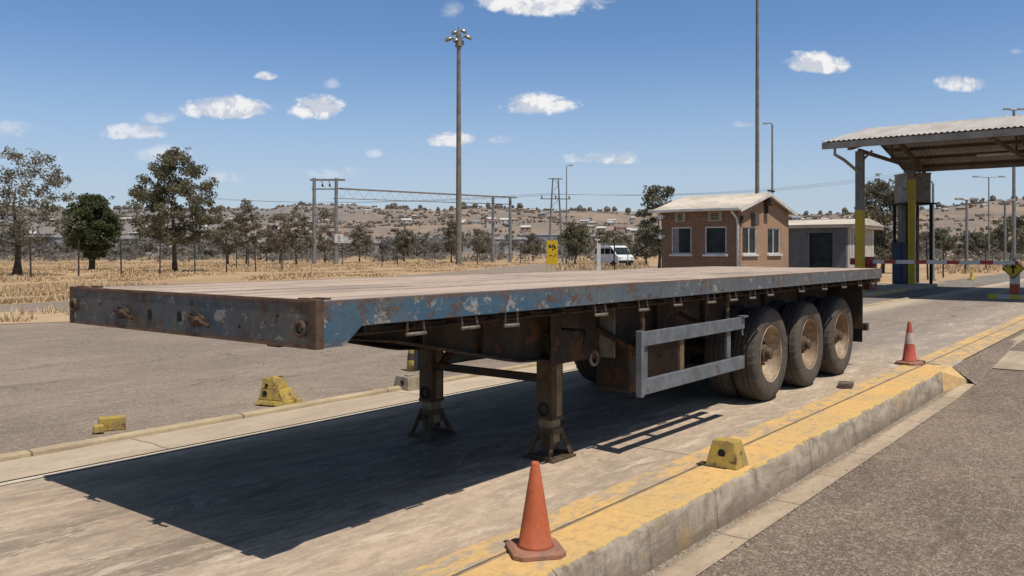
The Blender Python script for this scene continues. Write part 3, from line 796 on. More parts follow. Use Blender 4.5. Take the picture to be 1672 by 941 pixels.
for i in range(420):
    x, y = rr.uniform(-14, -8.8), rr.uniform(18.4, 22.6)
    if y < 18.2+(x+14)*.2 or y > 22.2: continue
    if mnoise.noise(Vector((x*.7, y*.7, 2))) < .08: continue
    tuft(x, y, 0, rr.uniform(.08, .3), 7)
for i in range(900):
    y = rr.uniform(60, 120); x = y*rr.uniform(.5, .66); u, v = UV(x, y)
    if v < 7.5: continue
    tuft(x, y, -.03, rr.uniform(.15, .4), 5)
g.build('dry_grass', m_grass(), kind='stuff')

# loose grit along the gutter and on the roadway
g = MB(); rr = random.Random(19)
def chip(u, v, z, r_):
    w = W(u, v, z); s = []
    blob = [Vector((rr.uniform(.6, 1.1)*math.cos(a)*r_, rr.uniform(.6, 1.1)*math.sin(a)*r_, 0)) for a in (0, 1.3, 2.5, 3.8, 5.1)]
    b = [g.bm.verts.new(w+q) for q in blob]; tpt = g.bm.verts.new(w+Vector((rr.gauss(0, .2)*r_, rr.gauss(0, .2)*r_, r_*rr.uniform(.5, .9))))
    for k in range(5): g.bm.faces.new((b[k], b[(k+1) % 5], tpt))
for i in range(3600):
    u = rr.uniform(-2, 10.5)
    if mnoise.noise(Vector((u*1.7, 3, 0))) < -.15 and rr.random() < .75: continue
    chip(u, -.80-abs(rr.gauss(0, .028)), hr(u)+.008, rr.uniform(.002, .011))
for i in range(260):
    u = rr.uniform(-2, 10.5); chip(u, -1.03+rr.gauss(0, .025), hr(u)+.008, rr.uniform(.004, .014))
for i in range(2600):
    u = rr.uniform(-2, 12); v = -1.02-rr.random()**1.5*5; chip(u, v, hr(u)+.002, rr.uniform(.002, .0065))
for i in range(900):
    u = rr.uniform(-4, 12); chip(u, 3.97+abs(rr.gauss(0, .25)), -.011, rr.uniform(.003, .01))
for i in range(700):
    chip(rr.uniform(-2, 12), rr.uniform(-.4, 3.6), .005, rr.uniform(.0015, .005))
g.build('grit', simple('loose_grit', (.4, .34, .27), (.2, .17, .14), 30, .95), kind='stuff')

# ------------------------------------------------------------------ TRAILER
T = thing('flatbed_trailer', (P0[0], P0[1], 0), TH, 'long rusty blue flatbed trailer with bare plank deck standing on its landing legs', 'trailer')
LZ, DZ = 9.82, 1.36
M_side = m_paint('chipped_blue_paint', (.045, .105, .16), (.1, .13, .15), .2, 0.0)
M_front = m_paint('grimy_front_paint', (.06, .095, .125), (.14, .125, .105), .42, 5.0)
g = MB(); rr = random.Random(2)
nb = 15; bw = (2.5-.07)/nb
for i in range(nb):
    y0 = .035+i*bw; dz = rr.uniform(-.003, .002)
    for a, b in ((.06, 3.3), (3.305, 6.6), (6.605, LZ-.06)):
        dz2 = dz+rr.uniform(-.002, .001)
        g.box(a, b, y0+.004, y0+bw-.004, DZ-.045, DZ-.002+dz2)
g.build('deck_boards', m_deck(), T)
g = MB(); g.box(.0555, LZ-.0555, .013, 2.487, DZ-.06, DZ-.048); g.build('sub_floor', M_dark, T)
# front panel
g = MB(); g.box(0, .055, .004, 2.496, 1.138, 1.358)
g.build('front_panel', M_front, T, bevel=.006)
g = MB(); g.box(-.004, .02, 0, 2.5, 1.352, 1.366); g.box(-.003, .02, .002, 2.498, 1.13, 1.142); g.build('edge_trim', simple('edge_rust', (.2, .12, .075), (.12, .075, .05), 9, .8, .1, .3), T)
M_cap = simple('rust_brown_corner', (.13, .085, .055), (.08, .05, .035), 9, .85, .1, .4, rust=.3)
for v in (0, 2.5):
    s_ = 1 if v == 0 else -1
    # side rail: deep nose tapering to a thin rail, C-section lip
    g = MB()
    pr = [(0, 1.135), (.175, 1.135), (.285, 1.225), (LZ, 1.225), (LZ, DZ), (0, DZ)]
    y0, y1 = (0.001, .012) if v == 0 else (2.488, 2.499)
    g.prism([(a, z) for a, z in pr], y0, y1, 'y')
    y0, y1 = (0.001, .034) if v == 0 else (2.466, 2.499)
    g.box(.29, LZ, min(y0, y1)+.0015, max(y0, y1)-.0015, 1.2262, 1.238)
    g.box(.01, LZ, min(y0, y1)+.0015, max(y0, y1)-.0015, DZ-.011, DZ-.001)
    g.build('side_rail', M_side, T, bevel=.0025)
    g = MB(); yy = v-s_*.003
    g.box(-.006, .045, min(yy, v+s_*.05), max(yy, v+s_*.05), 1.13, 1.368); g.build('corner_post', M_cap, T, bevel=.005)
    g = MB(); yc = v+s_*.11
    g.box(.012, .05, yc-.05, yc+.05, DZ, DZ+.012); g.box(.1, .14, yc-.05, yc+.05, DZ, DZ+.01); g.build('lashing_plate', M_rust, T, bevel=.003)
g = MB(); g.box(LZ-.055, LZ+.002, .02, 2.48, 1.17, DZ); g.build('rear_beam', simple('tan_rear_steel', (.28, .23, .16), (.17, .13, .09), 6, .8, 0, .3, rust=.3), T, bevel=.004)
# front face fittings
for v_, z_ in ((1.765, 1.231), (.965, 1.227)):
    g = MB(); c = (0, v_, z_)
    g.tube([(.02, v_, z_), (-.035, v_-.005, z_), (-.055, v_-.03, z_-.012)], [.026, .024, .018], 12)
    g.tube([(-.02, v_, z_), (-.03, v_, z_)], [.036, .036], 12)
    g.tube([(-.03, v_, z_+.01), (-.045, v_-.06, z_-.01), (-.035, v_-.12, z_-.03)], [.011, .01, .012], 8)
    g.tube([(.0, v_+.05, z_-.02), (-.035, v_+.05, z_-.02)], [.02, .02], 10)
    g.bar((-.045, v_-.02, z_+.005), (-.05, v_+.06, z_+.012), .012, .02)
    g.build('air_coupling', M_rust, T, bevel=.002)
    g = MB(); g.lathe([(.0, -.001), (.03, -.001), (.03, .003), (0, .003)], 16, 'z'); o = g.build('socket_hole', M_black, T); o.rotation_euler = (0, R(-90), 0); o.location = (-.004, v_+.095, z_)
for v_, z_, a, b in ((1.505, 1.232, .022, .03), (1.19, 1.233, .024, .028), (.62, 1.21, .008, .01), (2.1, 1.27, .007, .008), (.3, 1.28, .008, .008)):
    g = MB(); g.prism([(v_-a, z_-b), (v_+a, z_-b), (v_+a, z_+b*.6), (v_+a*.5, z_+b), (v_-a*.5, z_+b), (v_-a, z_+b*.6)], -.003, .01, 'x'); g.build('drain_hole', M_black, T)
for v_, z_ in ((2.42, 1.25), (.1, 1.224)):
    g = MB(); g.torus((-.018, v_, z_), .032, .011, 'x', 18, 8); g.tube([(0, v_, z_+.03), (-.025, v_, z_+.03)], .012, 8); g.build('lashing_ring', M_cap, T, smooth=True)
g = MB(); g.box(.05, .16, .36, .46, 1.112, 1.145); g.build('rubber_stop', M_black, T, bevel=.006)
# main beams
def beam_bot(u):
    P = [(0.06, 1.155), (.2, 1.15), (1.1, 1.045), (2.3, .80), (3.4, .72), (3.45, .80), (9.7, .80)]
    for (a, za), (b, zb) in zip(P[:-1], P[1:]):
        if a <= u <= b: return za+(zb-za)*(u-a)/(b-a)
    return .8
pu = [.06, .2, 1.1, 2.3, 3.4, 3.46, 6, 9.7]
for vc in (.62, 1.88):
    g = MB()
    for a, b in zip(pu[:-1], pu[1:]):
        za, zb = beam_bot(a), beam_bot(b)
        g.hexa([(a, vc-.006, za), (b, vc-.006, zb), (b, vc+.006, zb), (a, vc+.006, za)], [(a, vc-.006, 1.27), (b, vc-.006, 1.27), (b, vc+.006, 1.27), (a, vc+.006, 1.27)])
        g.hexa([(a, vc-.065, za-.014), (b, vc-.065, zb-.014), (b, vc+.065, zb-.014), (a, vc+.065, za-.014)], [(a, vc-.065, za), (b, vc-.065, zb), (b, vc+.065, zb), (a, vc+.065, za)])
    g.box(.06, 9.7, vc-.065, vc+.065, 1.262, 1.276)
    for u in (1.3, 1.9, 4.4, 5.4, 7.0, 8.2): g.box(u, u+.01, vc-.06, vc+.06, beam_bot(u)+.012, 1.262)
    g.build('chassis_beam', M_chas, T)
# outrigger plate with bright edge next to the leg
g = MB(); g.box(2.62, 3.30, .50, .512, .735, 1.22); g.build('leg_bracket', M_chas, T, bevel=.003)
g = MB(); g.box(3.301, 3.318, .36, .52, .735, 1.222); g.build('bracket_edge', simple('worn_plate_edge', (.24, .22, .19), (.15, .13, .1), 8, .7, .2, .2), T, bevel=.002)
g = MB(); g.torus((3.22, .5, .735), .055, .014, 'y', 20, 8); g.build('tie_ring', M_hook, T, smooth=True)
# outer light longitudinal and cross members
for vc in (.115, 2.385):
    g = MB(); g.box(.22, LZ-.1, vc-.02, vc+.02, 1.165, 1.176); g.box(.22, LZ-.1, vc-.003, vc+.003, 1.176, 1.2); g.build('hook_rail', M_rust, T)
cm = None
nx = 27
for i in range(nx):
    u = .34+i*(LZ-.55)/(nx-1)
    if cm is None:
        g = MB(); g.box(-.003, .003, .04, 2.46, 1.185, 1.3); g.box(-.025, .025, .04, 2.46, 1.18, 1.187); cm = g.build('cross_member', M_rust, T); cm.location = (u, 0, 0)
    else:
        c = cm.copy(); col.objects.link(c); c.location = (u, 0, 0)
# rope hooks
g = MB()
hw, hd = .062, .075
pts_ = [(-hw, .0, 0), (-hw, -.004, -hd), ]
g.tube([(-hw, 0, .02), (-hw-.003, -.012, -hd)], .0065, 6); g.tube([(hw, 0, .02), (hw+.003, -.012, -hd)], .0065, 6)
g.tube([(-hw-.012, -.012, -hd), (hw+.012, -.012, -hd)], .0115, 10)
hk = g.build('rope_hook', M_hook, T, smooth=True)
first = True
for side in (0, 1):
    for k, u in enumerate([.69, 1.13, 1.53, 2.55, 3.17, 3.74, 4.38, 4.84, 5.32, 5.75, 6.66, 7.44, 8.16, 8.86, 9.42]):
        o = hk if first else hk.copy()
        if not first: col.objects.link(o)
        first = False
        o.location = (u, .03 if side == 0 else 2.47, 1.222); o.rotation_euler = (rr.uniform(-.12, .1), 0, math.pi*side)
        s_ = rr.uniform(.9, 1.08); o.scale = (s_, 1, rr.uniform(.85, 1.1))
# landing legs
M_leg = simple('leg_steel_brown', (.115, .083, .05), (.055, .042, .028), 6, .8, .15, .5, rust=.3)
def landing_leg(vc):
    L = part_empty('landing_leg', T, (2.77, vc, 0))
    g = MB(); g.box(-.075, .075, -.075, .075, .30, 1.19); g.box(-.08, .08, -.08, .08, .30, .325); g.box(-.09, .09, -.086, .086, .95, .98)
    g.build('outer_tube', M_leg, L, bevel=.006)
    g = MB(); g.box(-.06, .06, -.06, .06, .12, .31); g.box(-.02, .05, -.0795, -.0752, .326, .78); g.build('inner_tube_lit_strip', simple('worn_inner_leg_lit_strip', (.26, .2, .12), (.16, .12, .07), 9, .7, .2, .3), L, bevel=.004)  # thin pale strip on the outer tube paints its sunlit face
    g = MB()
    g.box(-.19, .19, -.165, .165, 0, .018)
    for a in (-1, 1):
        g.bar((a*.17, -.12, .015), (a*.07, -.07, .215), .05, .014, (0, 1, 0)); g.bar((a*.17, .12, .015), (a*.07, .07, .215), .05, .014, (0, 1, 0))
        g.box(a*.072-.007, a*.072+.007, -.085, .085, .13, .235)
        g.bar((a*.17, -.14, .028), (a*.17, .14, .028), .02, .02)
    g.box(-.09, .09, -.09, -.078, .19, .235); g.box(-.09, .09, .078, .09, .19, .235)
    g.tube([(-.08, 0, .1), (.08, 0, .1)], .05, 14); g.tube([(-.12, 0, .175), (.12, 0, .175)], .016, 8)
    o = g.build('foot', M_leg, L, bevel=.003); o.scale = (.82, .88, 1)
    g = MB(); g.torus((-.085, .0, .38), .045, .007, 'x', 16, 6)
    g.build('chain_ring', M_dark, L, smooth=True)
    g = MB(); g.bar((.0, 0, 1.0), (.0, 0, 1.2), .22, .2); g.box(-.1, .1, -.1, .1, 1.08, 1.10); g.build('gearbox', M_chas, L, bevel=.008)
    return L
landing_leg(.62); landing_leg(1.88)
g = MB(); g.box(2.745, 2.795, .69, 1.81, .575, .635); g.build('cross_brace', M_chas, T, bevel=.004)
g = MB(); g.bar((2.80, 1.81, .60), (3.05, 1.75, .86), .05, .06); g.bar((2.80, .7, .60), (3.05, .74, .86), .05, .06)
g.build('diagonal_brace', M_chas, T, bevel=.004)
g = MB(); g.tube([(2.66, .55, 1.02), (2.64, .53, .9), (2.66, .52, .78), (2.7, .53, .72)], .006, 6); g.tube([(2.77, .53, 1.0), (2.77, .3, 1.0)], .012, 8); g.tube([(2.77, .3, 1.0), (2.77, .3, .86)], .01, 8)
g.build('crank_handle', M_dark, T, smooth=True)
# pneumatic tanks / box slung under the beams
g = MB(); g.box(3.72, 4.75, .46, .8, .385, .79); g.build('storage_box', simple('storage_box_brown', (.085, .06, .04), (.05, .038, .028), 6, .85, 0, .5, rust=.3), T, bevel=.012)
g = MB(); g.box(3.715, 3.719, .5, .76, .42, .75); g.box(3.76, 4.7, .452, .458, .70, .76); g.tube([(4.2, .455, .66), (4.2, .43, .66), (4.26, .43, .66)], .008, 6); g.build('box_lid', M_chas, T, bevel=.002)
g = MB(); g.tube([(5.0, 1.05, .72), (5.9, 1.05, .72)], .13, 18); g.build('air_tank', M_dark, T, bevel=.02)
g = MB()
for u in (6.23, 7.44, 8.65):
    pass
# underrun side guards
def guard(v, s_):
    G = part_empty('side_guard', T, (0, v, 0))
    for z0, z1 in ((.86, .972), (.484, .602)):
        g = MB(); g.box(3.2, 5.14, 0, .024, z0, z1)
        g.box(3.2, 5.14, .024, .04, z0+.001, z0+.008); g.box(3.2, 5.14, .024, .04, z1-.008, z1-.001)
        g.build('guard_rail', M_guard, G, bevel=.003)
    g = MB(); g.box(3.155, 3.199, -.003, .05, .47, .982); g.box(3.2, 3.30, .0245, .034, .602, .86); g.build('guard_post', M_guard, G, bevel=.003)
    g = MB(); g.box(3.86, 3.93, .026, .05, .602, .86); g.build('guard_post', M_guardb, G, bevel=.003)
    g = MB(); g.box(4.80, 4.88, .026, .05, .602, .86); g.build('guard_post', M_guard, G, bevel=.003)
    for u in (3.26, 4.86):
        g = MB(); g.box(u-.03, u+.03, .042, .056, .5, 1.2)
        g.bar((u, .05, .8), (u, .55, 1.0), .04, .04)
        g.build('guard_hanger', M_rust, G, bevel=.003)
    g = MB(); g.box(5.06, 5.16, -.03, .04, .972, .985); g.tube([(5.1, .01, .86), (5.09, .0, .8)], .008, 6); g.build('guard_tab', M_guard, G)
    if s_ < 0: G.rotation_euler = (0, 0, 0); G.scale = (1, -1, 1)
guard(.03, 1); guard(2.47, -1)
# wheels
def m_tyre():
    n = NB('dusty_tyre')
    x, y, z = n.sep()
    r_ = n.math('SQRT', n.math('ADD', n.math('MULTIPLY', x, x), n.math('MULTIPLY', z, z)))
    ra = n.node('ShaderNodeObjectInfo').outputs['Random']
    a = n.math('ADD', n.noise(7, None, 7, .7), n.math('MULTIPLY', n.math('SUBTRACT', ra, .5), .25))
    c = n.mix(n.ramp(a, .35, .68), (.05, .042, .035), (.1, .083, .066))
    ring = n.math('ABSOLUTE', n.math('SINE', n.math('MULTIPLY', r_, 95)))
    c = n.mix(n.math('MULTIPLY', n.ramp(ring, .9, 1), .5), c, (.035, .03, .026))
    tread = n.ramp(r_, .478, .487)
    c = n.mix(n.math('MULTIPLY', tread, .6), c, (.05, .045, .04))
    c = n.mix(n.math('MULTIPLY', n.ramp(n.noise(30, None, 5, .8), .5, .7), .4), c, (.17, .145, .115))
    n.bump(n.math('ADD', ring, n.math('MULTIPLY', n.noise(50, None, 5, .8), .8)), .3, .004)
    return n.fin(c, .85)
M_tyre = m_tyre()
def m_rim():
    n = NB('dirty_cream_rim')
    a = n.noise(5, None, 7, .7); b = n.noise(18, None, 6, .75)
    ra = n.node('ShaderNodeObjectInfo').outputs['Random']
    a = n.math('ADD', a, n.math('MULTIPLY', n.math('SUBTRACT', ra, .5), .22))
    c = n.mix(n.ramp(a, .35, .65), (.4, .31, .21), (.22, .15, .095))
    c = n.mix(n.math('MULTIPLY', n.ramp(b, .5, .68), .7), c, (.16, .09, .05))
    n.bump(b, .3, .004)
    return n.fin(c, .6, .1)
M_rim = m_rim()
SEG = 120
def tyre_mod(i, k):
    if i in (4, 12): return 1.0 if k % 3 else .974
    if i in (5, 11): return 1.0 if k % 3 else .982
    return 1.0
tp = [(.290, 0.012), (.325, -.004), (.40, -.012), (.455, -.004), (.486, .014), (.498, .034), (.503, .07), (.489, .078), (.489, .086), (.504, .094), (.504, .125), (.490, .132), (.490, .142), (.504, .149), (.503, .18), (.489, .187), (.489, .196), (.503, .204), (.498, .226), (.486, .246), (.455, .264), (.40, .272), (.325, .264), (.290, .248)]
tm = {4, 5, 18, 19}
g = MB(); g.lathe(tp, SEG, 'y', mod=lambda i, k: (1 if k % 3 else .972) if i in tm else 1, close=True)
tyre_me = g.build('tyre', M_tyre, smooth=True)
try:
    tyre_me.data.set_sharp_from_angle(angle=R(32))
except Exception: pass
g = MB(); g.lathe([(.289, .012), (.301, .0), (.304, .006), (.298, .014), (.284, .02), (.278, .05), (.262, .075), (.255, .14), (.235, .165), (.205, .175), (.17, .165), (.16, .14), (.11, .14)], 64, 'y', cap=False)
rim_me = g.build('rim', M_rim, smooth=True)
try: rim_me.data.set_sharp_from_angle(angle=R(35))
except Exception: pass
g = MB(); g.lathe([(.001, -.0), (.052, .0), (.06, .012), (.062, .05), (.09, .06), (.095, .115), (.12, .12), (.122, .15)], 28, 'y')
for k in range(10):
    a = 2*math.pi*k/10; g.tube([(math.cos(a)*.14, .105, math.sin(a)*.14), (math.cos(a)*.14, .145, math.sin(a)*.14)], .014, 6)
hub_me = g.build('hub', simple('greasy_hub', (.13, .09, .06), (.07, .05, .035), 12, .7, .1, .3, rust=.3), smooth=False)
firstw = True
for u in (6.23, 7.44, 8.65):
    for side in (0, 1):
        for inner in (0, 1):
            v_ = .185+inner*.30
            loc = (u, v_, .502) if side == 0 else (u, 2.62-v_, .502)
            w = part_empty('wheel', T, loc, (0, rr.uniform(0, 3), math.pi*side))
            for src in ((tyre_me, rim_me, hub_me) if not inner else (tyre_me, rim_me)):
                if firstw: o = src
                else: o = src.copy(); col.objects.link(o)
                o.parent = w
            firstw = False
    g = MB(); g.tube([(u, .5, .502), (u, 2.0, .502)], .065, 14); g.build('axle', M_chas, T)
    g = MB()
    for v_ in (.72, 1.78):
        g.bar((u-.5, v_, .7), (u+.45, v_, .62), .075, .05); g.box(u-.05, u+.05, v_-.06, v_+.06, .5, .68); g.bar((u-.45, v_, .68), (u-.42, v_, .82), .08, .1)
    g.build('leaf_spring', M_chas, T, bevel=.004)
for v0, v1 in ((.15, .75), (1.75, 2.35)):
    g = MB(); g.box(9.42, 9.432, v0, v1, .36, .56); g.build('mudflap', M_black, T, bevel=.004)
    g = MB(); g.box(9.40, 9.418, v0-.005, v1+.005, .54, 1.2); g.box(9.42, 9.45, v0, v0+.06, .56, 1.2); g.tube([(9.43, v0, .60), (9.43, v0-.05, .60)], .02, 8)
    g.build('mudflap_hanger', M_chas, T, bevel=.003)
g = MB(); g.box(9.64, 9.74, .15, 2.35, .5, .6); g.box(9.64, 9.70, .6, .68, .6, 1.2); g.box(9.64, 9.70, 1.8, 1.88, .6, 1.2); g.build('underrun_bar', M_chas, T, bevel=.004)
for v_ in (.12, 2.2):
    g = MB(); g.box(LZ-.02, LZ+.03, v_, v_+.24, 1.08, 1.18); g.build('tail_light', simple('tail_light_red', (.12, .02, .015), None, 5, .4), T, bevel=.006)
    g = MB(); g.box(LZ-.12, LZ+.0, v_+.01, v_+.2, 1.06, 1.17); g.build('light_bracket', M_chas, T, bevel=.004)

# ------------------------------------------------------------------ small things on the ground
def cone(name, label, loc, h, wbase, rz, mat_body, mat_base, band=None):
    t = thing(name, loc, rz, label, 'traffic cone')
    s_ = wbase/2
    g = MB(); pr = []
    c = s_*.28
    q = [(-s_+c, -s_), (s_-c, -s_), (s_, -s_+c), (s_, s_-c), (s_-c, s_), (-s_+c, s_), (-s_, s_-c), (-s_, -s_+c)]
    lo = [g.bm.verts.new((x, y, 0)) for x, y in q]; mi = [g.bm.verts.new((x, y, h*.05)) for x, y in q]; hi = [g.bm.verts.new((x*.86, y*.86, h*.075)) for x, y in q]
    for A, B in ((lo, mi), (mi, hi)):
        for k in range(8): g.bm.faces.new((A[k], A[(k+1) % 8], B[(k+1) % 8], B[k]))
    g.bm.faces.new(hi); g.bm.faces.new(lo[::-1])
    g.build('base', mat_base, t, bevel=.004)
    g = MB(); rb = s_*.68; rt = s_*.15
    def rad(z): return rb+(rt-rb)*(z/h)
    g.lathe([(rad(h*.06)*1.14, h*.066), (rad(h*.1), h*.1), (rad(h*.4), h*.4), (rad(h*.7), h*.7), (rt*1.02, h*.985), (rt*.9, h), (rt*.62, h), (rt*.6, h*.9), (0.001, h*.88)], 40, 'z')
    g.build('cone_body', mat_body, t, smooth=True)
    if band:
        g = MB(); g.lathe([(rad(h*band[0])+.002, h*band[0]), (rad(h*band[1])+.002, h*band[1])], 40, 'z')
        bmesh.ops.delete(g.bm, geom=[f for f in g.bm.faces if len(f.verts) > 4], context='FACES_ONLY')
        g.build('reflective_band', band[2], t, smooth=True)
    return t
M_cone = simple('faded_orange_rubber', (.5, .125, .05), (.4, .105, .05), 7, .7, 0, .25, dirt=.45, stretch=(1, 1, .5))
M_cbase = simple('dusty_orange_base', (.34, .16, .1), (.25, .14, .1), 12, .85, 0, .4)
cp = at(874, 4.5)
cone('traffic_cone', 'faded plain orange traffic cone on the yellow kerb in the foreground', (cp.x, cp.y, .006), .475, .285, R(12), M_cone, M_cbase)
c2 = at(1485, 11.95)
cone('traffic_cone', 'red traffic cone with a white band near the far end of the kerb', (c2.x, c2.y, .006), .60, .30, R(30), simple('faded_red_rubber', (.48, .1, .07), (.36, .09, .06), 7, .7, 0, .2), M_cbase, (.48, .74, simple('grubby_white_band', (.55, .47, .42), (.4, .32, .28), 7, .6)))
c3 = at(1587, 47)
cone('traffic_cone', 'small yellow cone on the dirt beyond the boom gate', (c3.x, c3.y, 0), .6, .38, R(10), M_ywl, M_yblk)

def frustum(g, b, t_, h, dx=0, dy=0, z=0):
    g.hexa([(-b[0], -b[1], z), (b[0], -b[1], z), (b[0], b[1], z), (-b[0], b[1], z)], [(-t_[0]+dx, -t_[1]+dy, z+h), (t_[0]+dx, -t_[1]+dy, z+h), (t_[0]+dx, t_[1]+dy, z+h), (-t_[0]+dx, t_[1]+dy, z+h)])
# near block on the kerb
p = at(1187, 6.32)
B = thing('kerb_block', (p.x, p.y, .006), TH, 'yellow trapezoid concrete block with a dark round socket, on the kerb', 'block')
g = MB(); frustum(g, (.115, .125), (.07, .085), .19); g.build('block_body', M_yblk, B, bevel=.008)
g = MB(); g.lathe([(.001, 0), (.028, 0), (.03, .004), (.001, .004)], 18, 'y'); o = g.build('socket', M_black, B); o.location = (-.092, 0, .105); o.rotation_euler = (0, R(14), R(90))
g = MB(); g.prism([(-.012, .03), (.012, .025), (.018, .075), (-.006, .08)], -.002, .002, 'x'); o = g.build('grey_scar', simple('bare_concrete_scar', (.3, .27, .23), None, 9), B); o.location = (-.104, 0, 0); o.rotation_euler = (0, R(13), 0)
g = MB(); g.box(-.13, -.02, -.05, .19, 0.0, .006); g.build('footplate', M_rust, B)
# left stepped block
p = at(455, 8.9)
B = thing('stepped_block', (p.x, p.y, .0), R(68), 'stepped yellow concrete wheel block with peeling paint beside the low kerb', 'block')
g = MB()
g.hexa([(-.15, -.2, 0), (.15, -.2, 0), (.15, .2, 0), (-.15, .2, 0)], [(-.13, -.19, .05), (.13, -.19, .05), (.13, .17, .05), (-.13, .17, .05)])
g.hexa([(-.13, -.16, .05), (.13, -.16, .05), (.13, .165, .05), (-.13, .165, .05)], [(-.11, -.09, .16), (.11, -.09, .16), (.11, .145, .16), (-.11, .145, .16)])
g.hexa([(-.11, -.04, .16), (.11, -.04, .16), (.11, .145, .16), (-.11, .145, .16)], [(-.09, .0, .275), (.09, .0, .275), (.09, .13, .275), (-.09, .13, .275)])
g.build('block_body', M_yblk, B, bevel=.008)
for (y_, z_, r_) in ((.07, .2, .02), (.08, .12, .03)):
    g = MB(); g.lathe([(.001, 0), (r_, 0), (r_, .004), (.001, .004)], 14, 'y'); o = g.build('socket', M_black, B); o.location = (-.125+(z_-.12)*.2, y_, z_); o.rotation_euler = (0, R(12), R(90))
g = MB()
rr2 = random.Random(4)
for k, (x_, y_, z_, a_) in enumerate([(.0, -.03, .1605, .025), (.05, .02, .2755, .03), (-.04, .06, .2755, .022), (.06, -.12, .1, .02)]):
    if k == 3: continue
    q = MB(); q.prism([(x_-a_, y_-a_*.6), (x_+a_*.7, y_-a_), (x_+a_, y_+a_*.4), (x_-a_*.2, y_+a_)], z_, z_+.0015, 'y'); o = q.build('peeled_patch', M_rust, B)
    for v_ in o.data.vertices: v_.co = (v_.co.x, v_.co.z, v_.co.y)

for k in range(9):
    x_, y_ = rr2.uniform(-.07, .09), rr2.uniform(-.05, .1); g.box(x_-.012, x_+.012, -.168+.0, -.16, .06+.0, .062)
g.bm.free()
# brick shaped blocks far left
p = at(183, 7.65)
B = thing('loose_block', (p.x, p.y, .0), R(28), 'small yellow brick-shaped block by the low kerb at left', 'block')
g = MB(); g.box(-.11, .11, -.06, .06, -.01, .105); g.build('block_body', M_yblk, B, bevel=.006)
p = at(161, 7.5)
B = thing('loose_block', (p.x, p.y, .0), R(28), 'lower broken yellow piece touching the brick-shaped block', 'block')
g = MB(); frustum(g, (.045, .055), (.04, .05), .06); g.build('block_body', M_yblk, B, bevel=.006)
# grey block and yellow bollard seen behind the far leg
p = at(668, 9.85)
B = thing('grey_block', (p.x, p.y, .0), TH-R(10), 'grey tan concrete block behind the far landing leg', 'block')
g = MB(); frustum(g, (.125, .16), (.1, .12), .15); g.box(-.04, .04, -.04, .04, .15, .165); g.build('block_body', M_gblk, B, bevel=.012)
g = MB(); g.box(-.005, .0, -.03, .03, -.03, .03); o = g.build('socket', M_black, B); o.location = (-.114, -.03, .08); o.rotation_euler = (0, R(-9), 0)
p = at(673, 11.4)
B = thing('bollard', (p.x, p.y, -.01), 0, 'short tapered yellow bollard seen under the trailer beam', 'bollard')
g = MB(); g.lathe([(.075, 0), (.068, .12), (.05, .3), (.045, .42), (.03, .45), (.001, .455)], 16, 'z'); g.build('post', M_yblk, B, smooth=True)
g = MB(); g.lathe([(.0665, .15), (.058, .24)], 16, 'z'); bmesh.ops.delete(g.bm, geom=[f for f in g.bm.faces if len(f.verts) > 4], context='FACES_ONLY'); g.build('dark_band', M_rust, B, smooth=True)
# metal box on the lane
p = at(1381, 9.95)
B = thing('steel_shoe', (p.x, p.y, .004), TH+R(12), 'small open rusty steel box lying on the lane beside the wheels', 'steel box')
g = MB()
g.box(-.1, .1, -.08, .08, 0, .012); g.box(-.1, -.088, -.08, .08, .012, .055); g.box(.088, .1, -.08, .08, .012, .055); g.box(-.088, .088, .068, .08, .012, .055); g.box(-.088, .02, -.08, .068, .048, .058)
g.build('box_shell', simple('rusty_grey_plate', (.2, .17, .13), (.11, .09, .07), 12, .8, .2, .4, rust=.3), B, bevel=.003)
g = MB(); g.box(-.14, .14, -.07, .07, -.002, .005); g.build('flange', M_rust, B)
# rag/stone beside the far cone
p = at(1508, 12.0)
g = MB(); rr3 = random.Random(8)
for k in range(5): blob_mesh(g, (rr3.gauss(0, .05), rr3.gauss(0, .03), .02), rr3.uniform(.025, .05), rr3, 7, .6)
o = g.build('rubble', simple('dark_rubble', (.09, .07, .055), None, 12, .95), loc=(p.x, p.y, .006)); tag(o, 'small dark heap of rubble right of the banded cone', 'rubble')

# ------------------------------------------------------------------ fence
def fence(name, label, pts, h, n_w=4):
    t = thing(name, pts[0], 0, label, 'fence')
    o0 = Vector(pts[0]); g0 = None
    for p in pts:
        if g0 is None:
            g = MB(); g.tube([(0, 0, -.1), (0, 0, h)], [.055, .045], 6); g.tube([(0, 0, h), (.06, -.02, h+.09)], [.05, .03], 6)
            g0 = g.build('post', M_fpost, t); g0.location = Vector(p)-o0
        else:
            c = g0.copy(); col.objects.link(c); c.location = Vector(p)-o0; c.rotation_euler = (rr.uniform(-.03, .03), rr.uniform(-.03, .03), rr.uniform(0, 6))
    g = MB()
    for k in range(n_w):
        z = h*(.25+.72*k/(n_w-1))
        for a, b in zip(pts[:-1], pts[1:]):
            A, B_ = Vector(a)-o0, Vector(b)-o0; m_ = (A+B_)/2
            g.tube([A+Vector((0, 0, z)), m_+Vector((0, 0, z-.03)), B_+Vector((0, 0, z))], .009, 3, False)
    g.build('wire', M_fpost, t)
M_fpost = simple('dark_fence_post', (.05, .042, .036), (.03, .026, .022), 3, .8)
F = []
a0, b0 = Vector((-27.9, 49.2, 0)), Vector((-19.6, 67, 0))
for i in range(-6, 8): F.append(a0+(b0-a0)*(i/6.3))
fence('boundary_fence', 'thin wire fence on dark posts along the near side of the dry grass', [tuple(p) for p in F], 2.15)
F2 = [at(386, 80), at(406, 84), at(483, 92), at(559, 96), at(624, 88), at(649, 95), at(710, 105), at(780, 95), at(850, 108), at(900, 118)]
fence('far_fence', 'second row of dark fence posts reaching towards the gantry and mast', [tuple(p) for p in F2], 2.5)
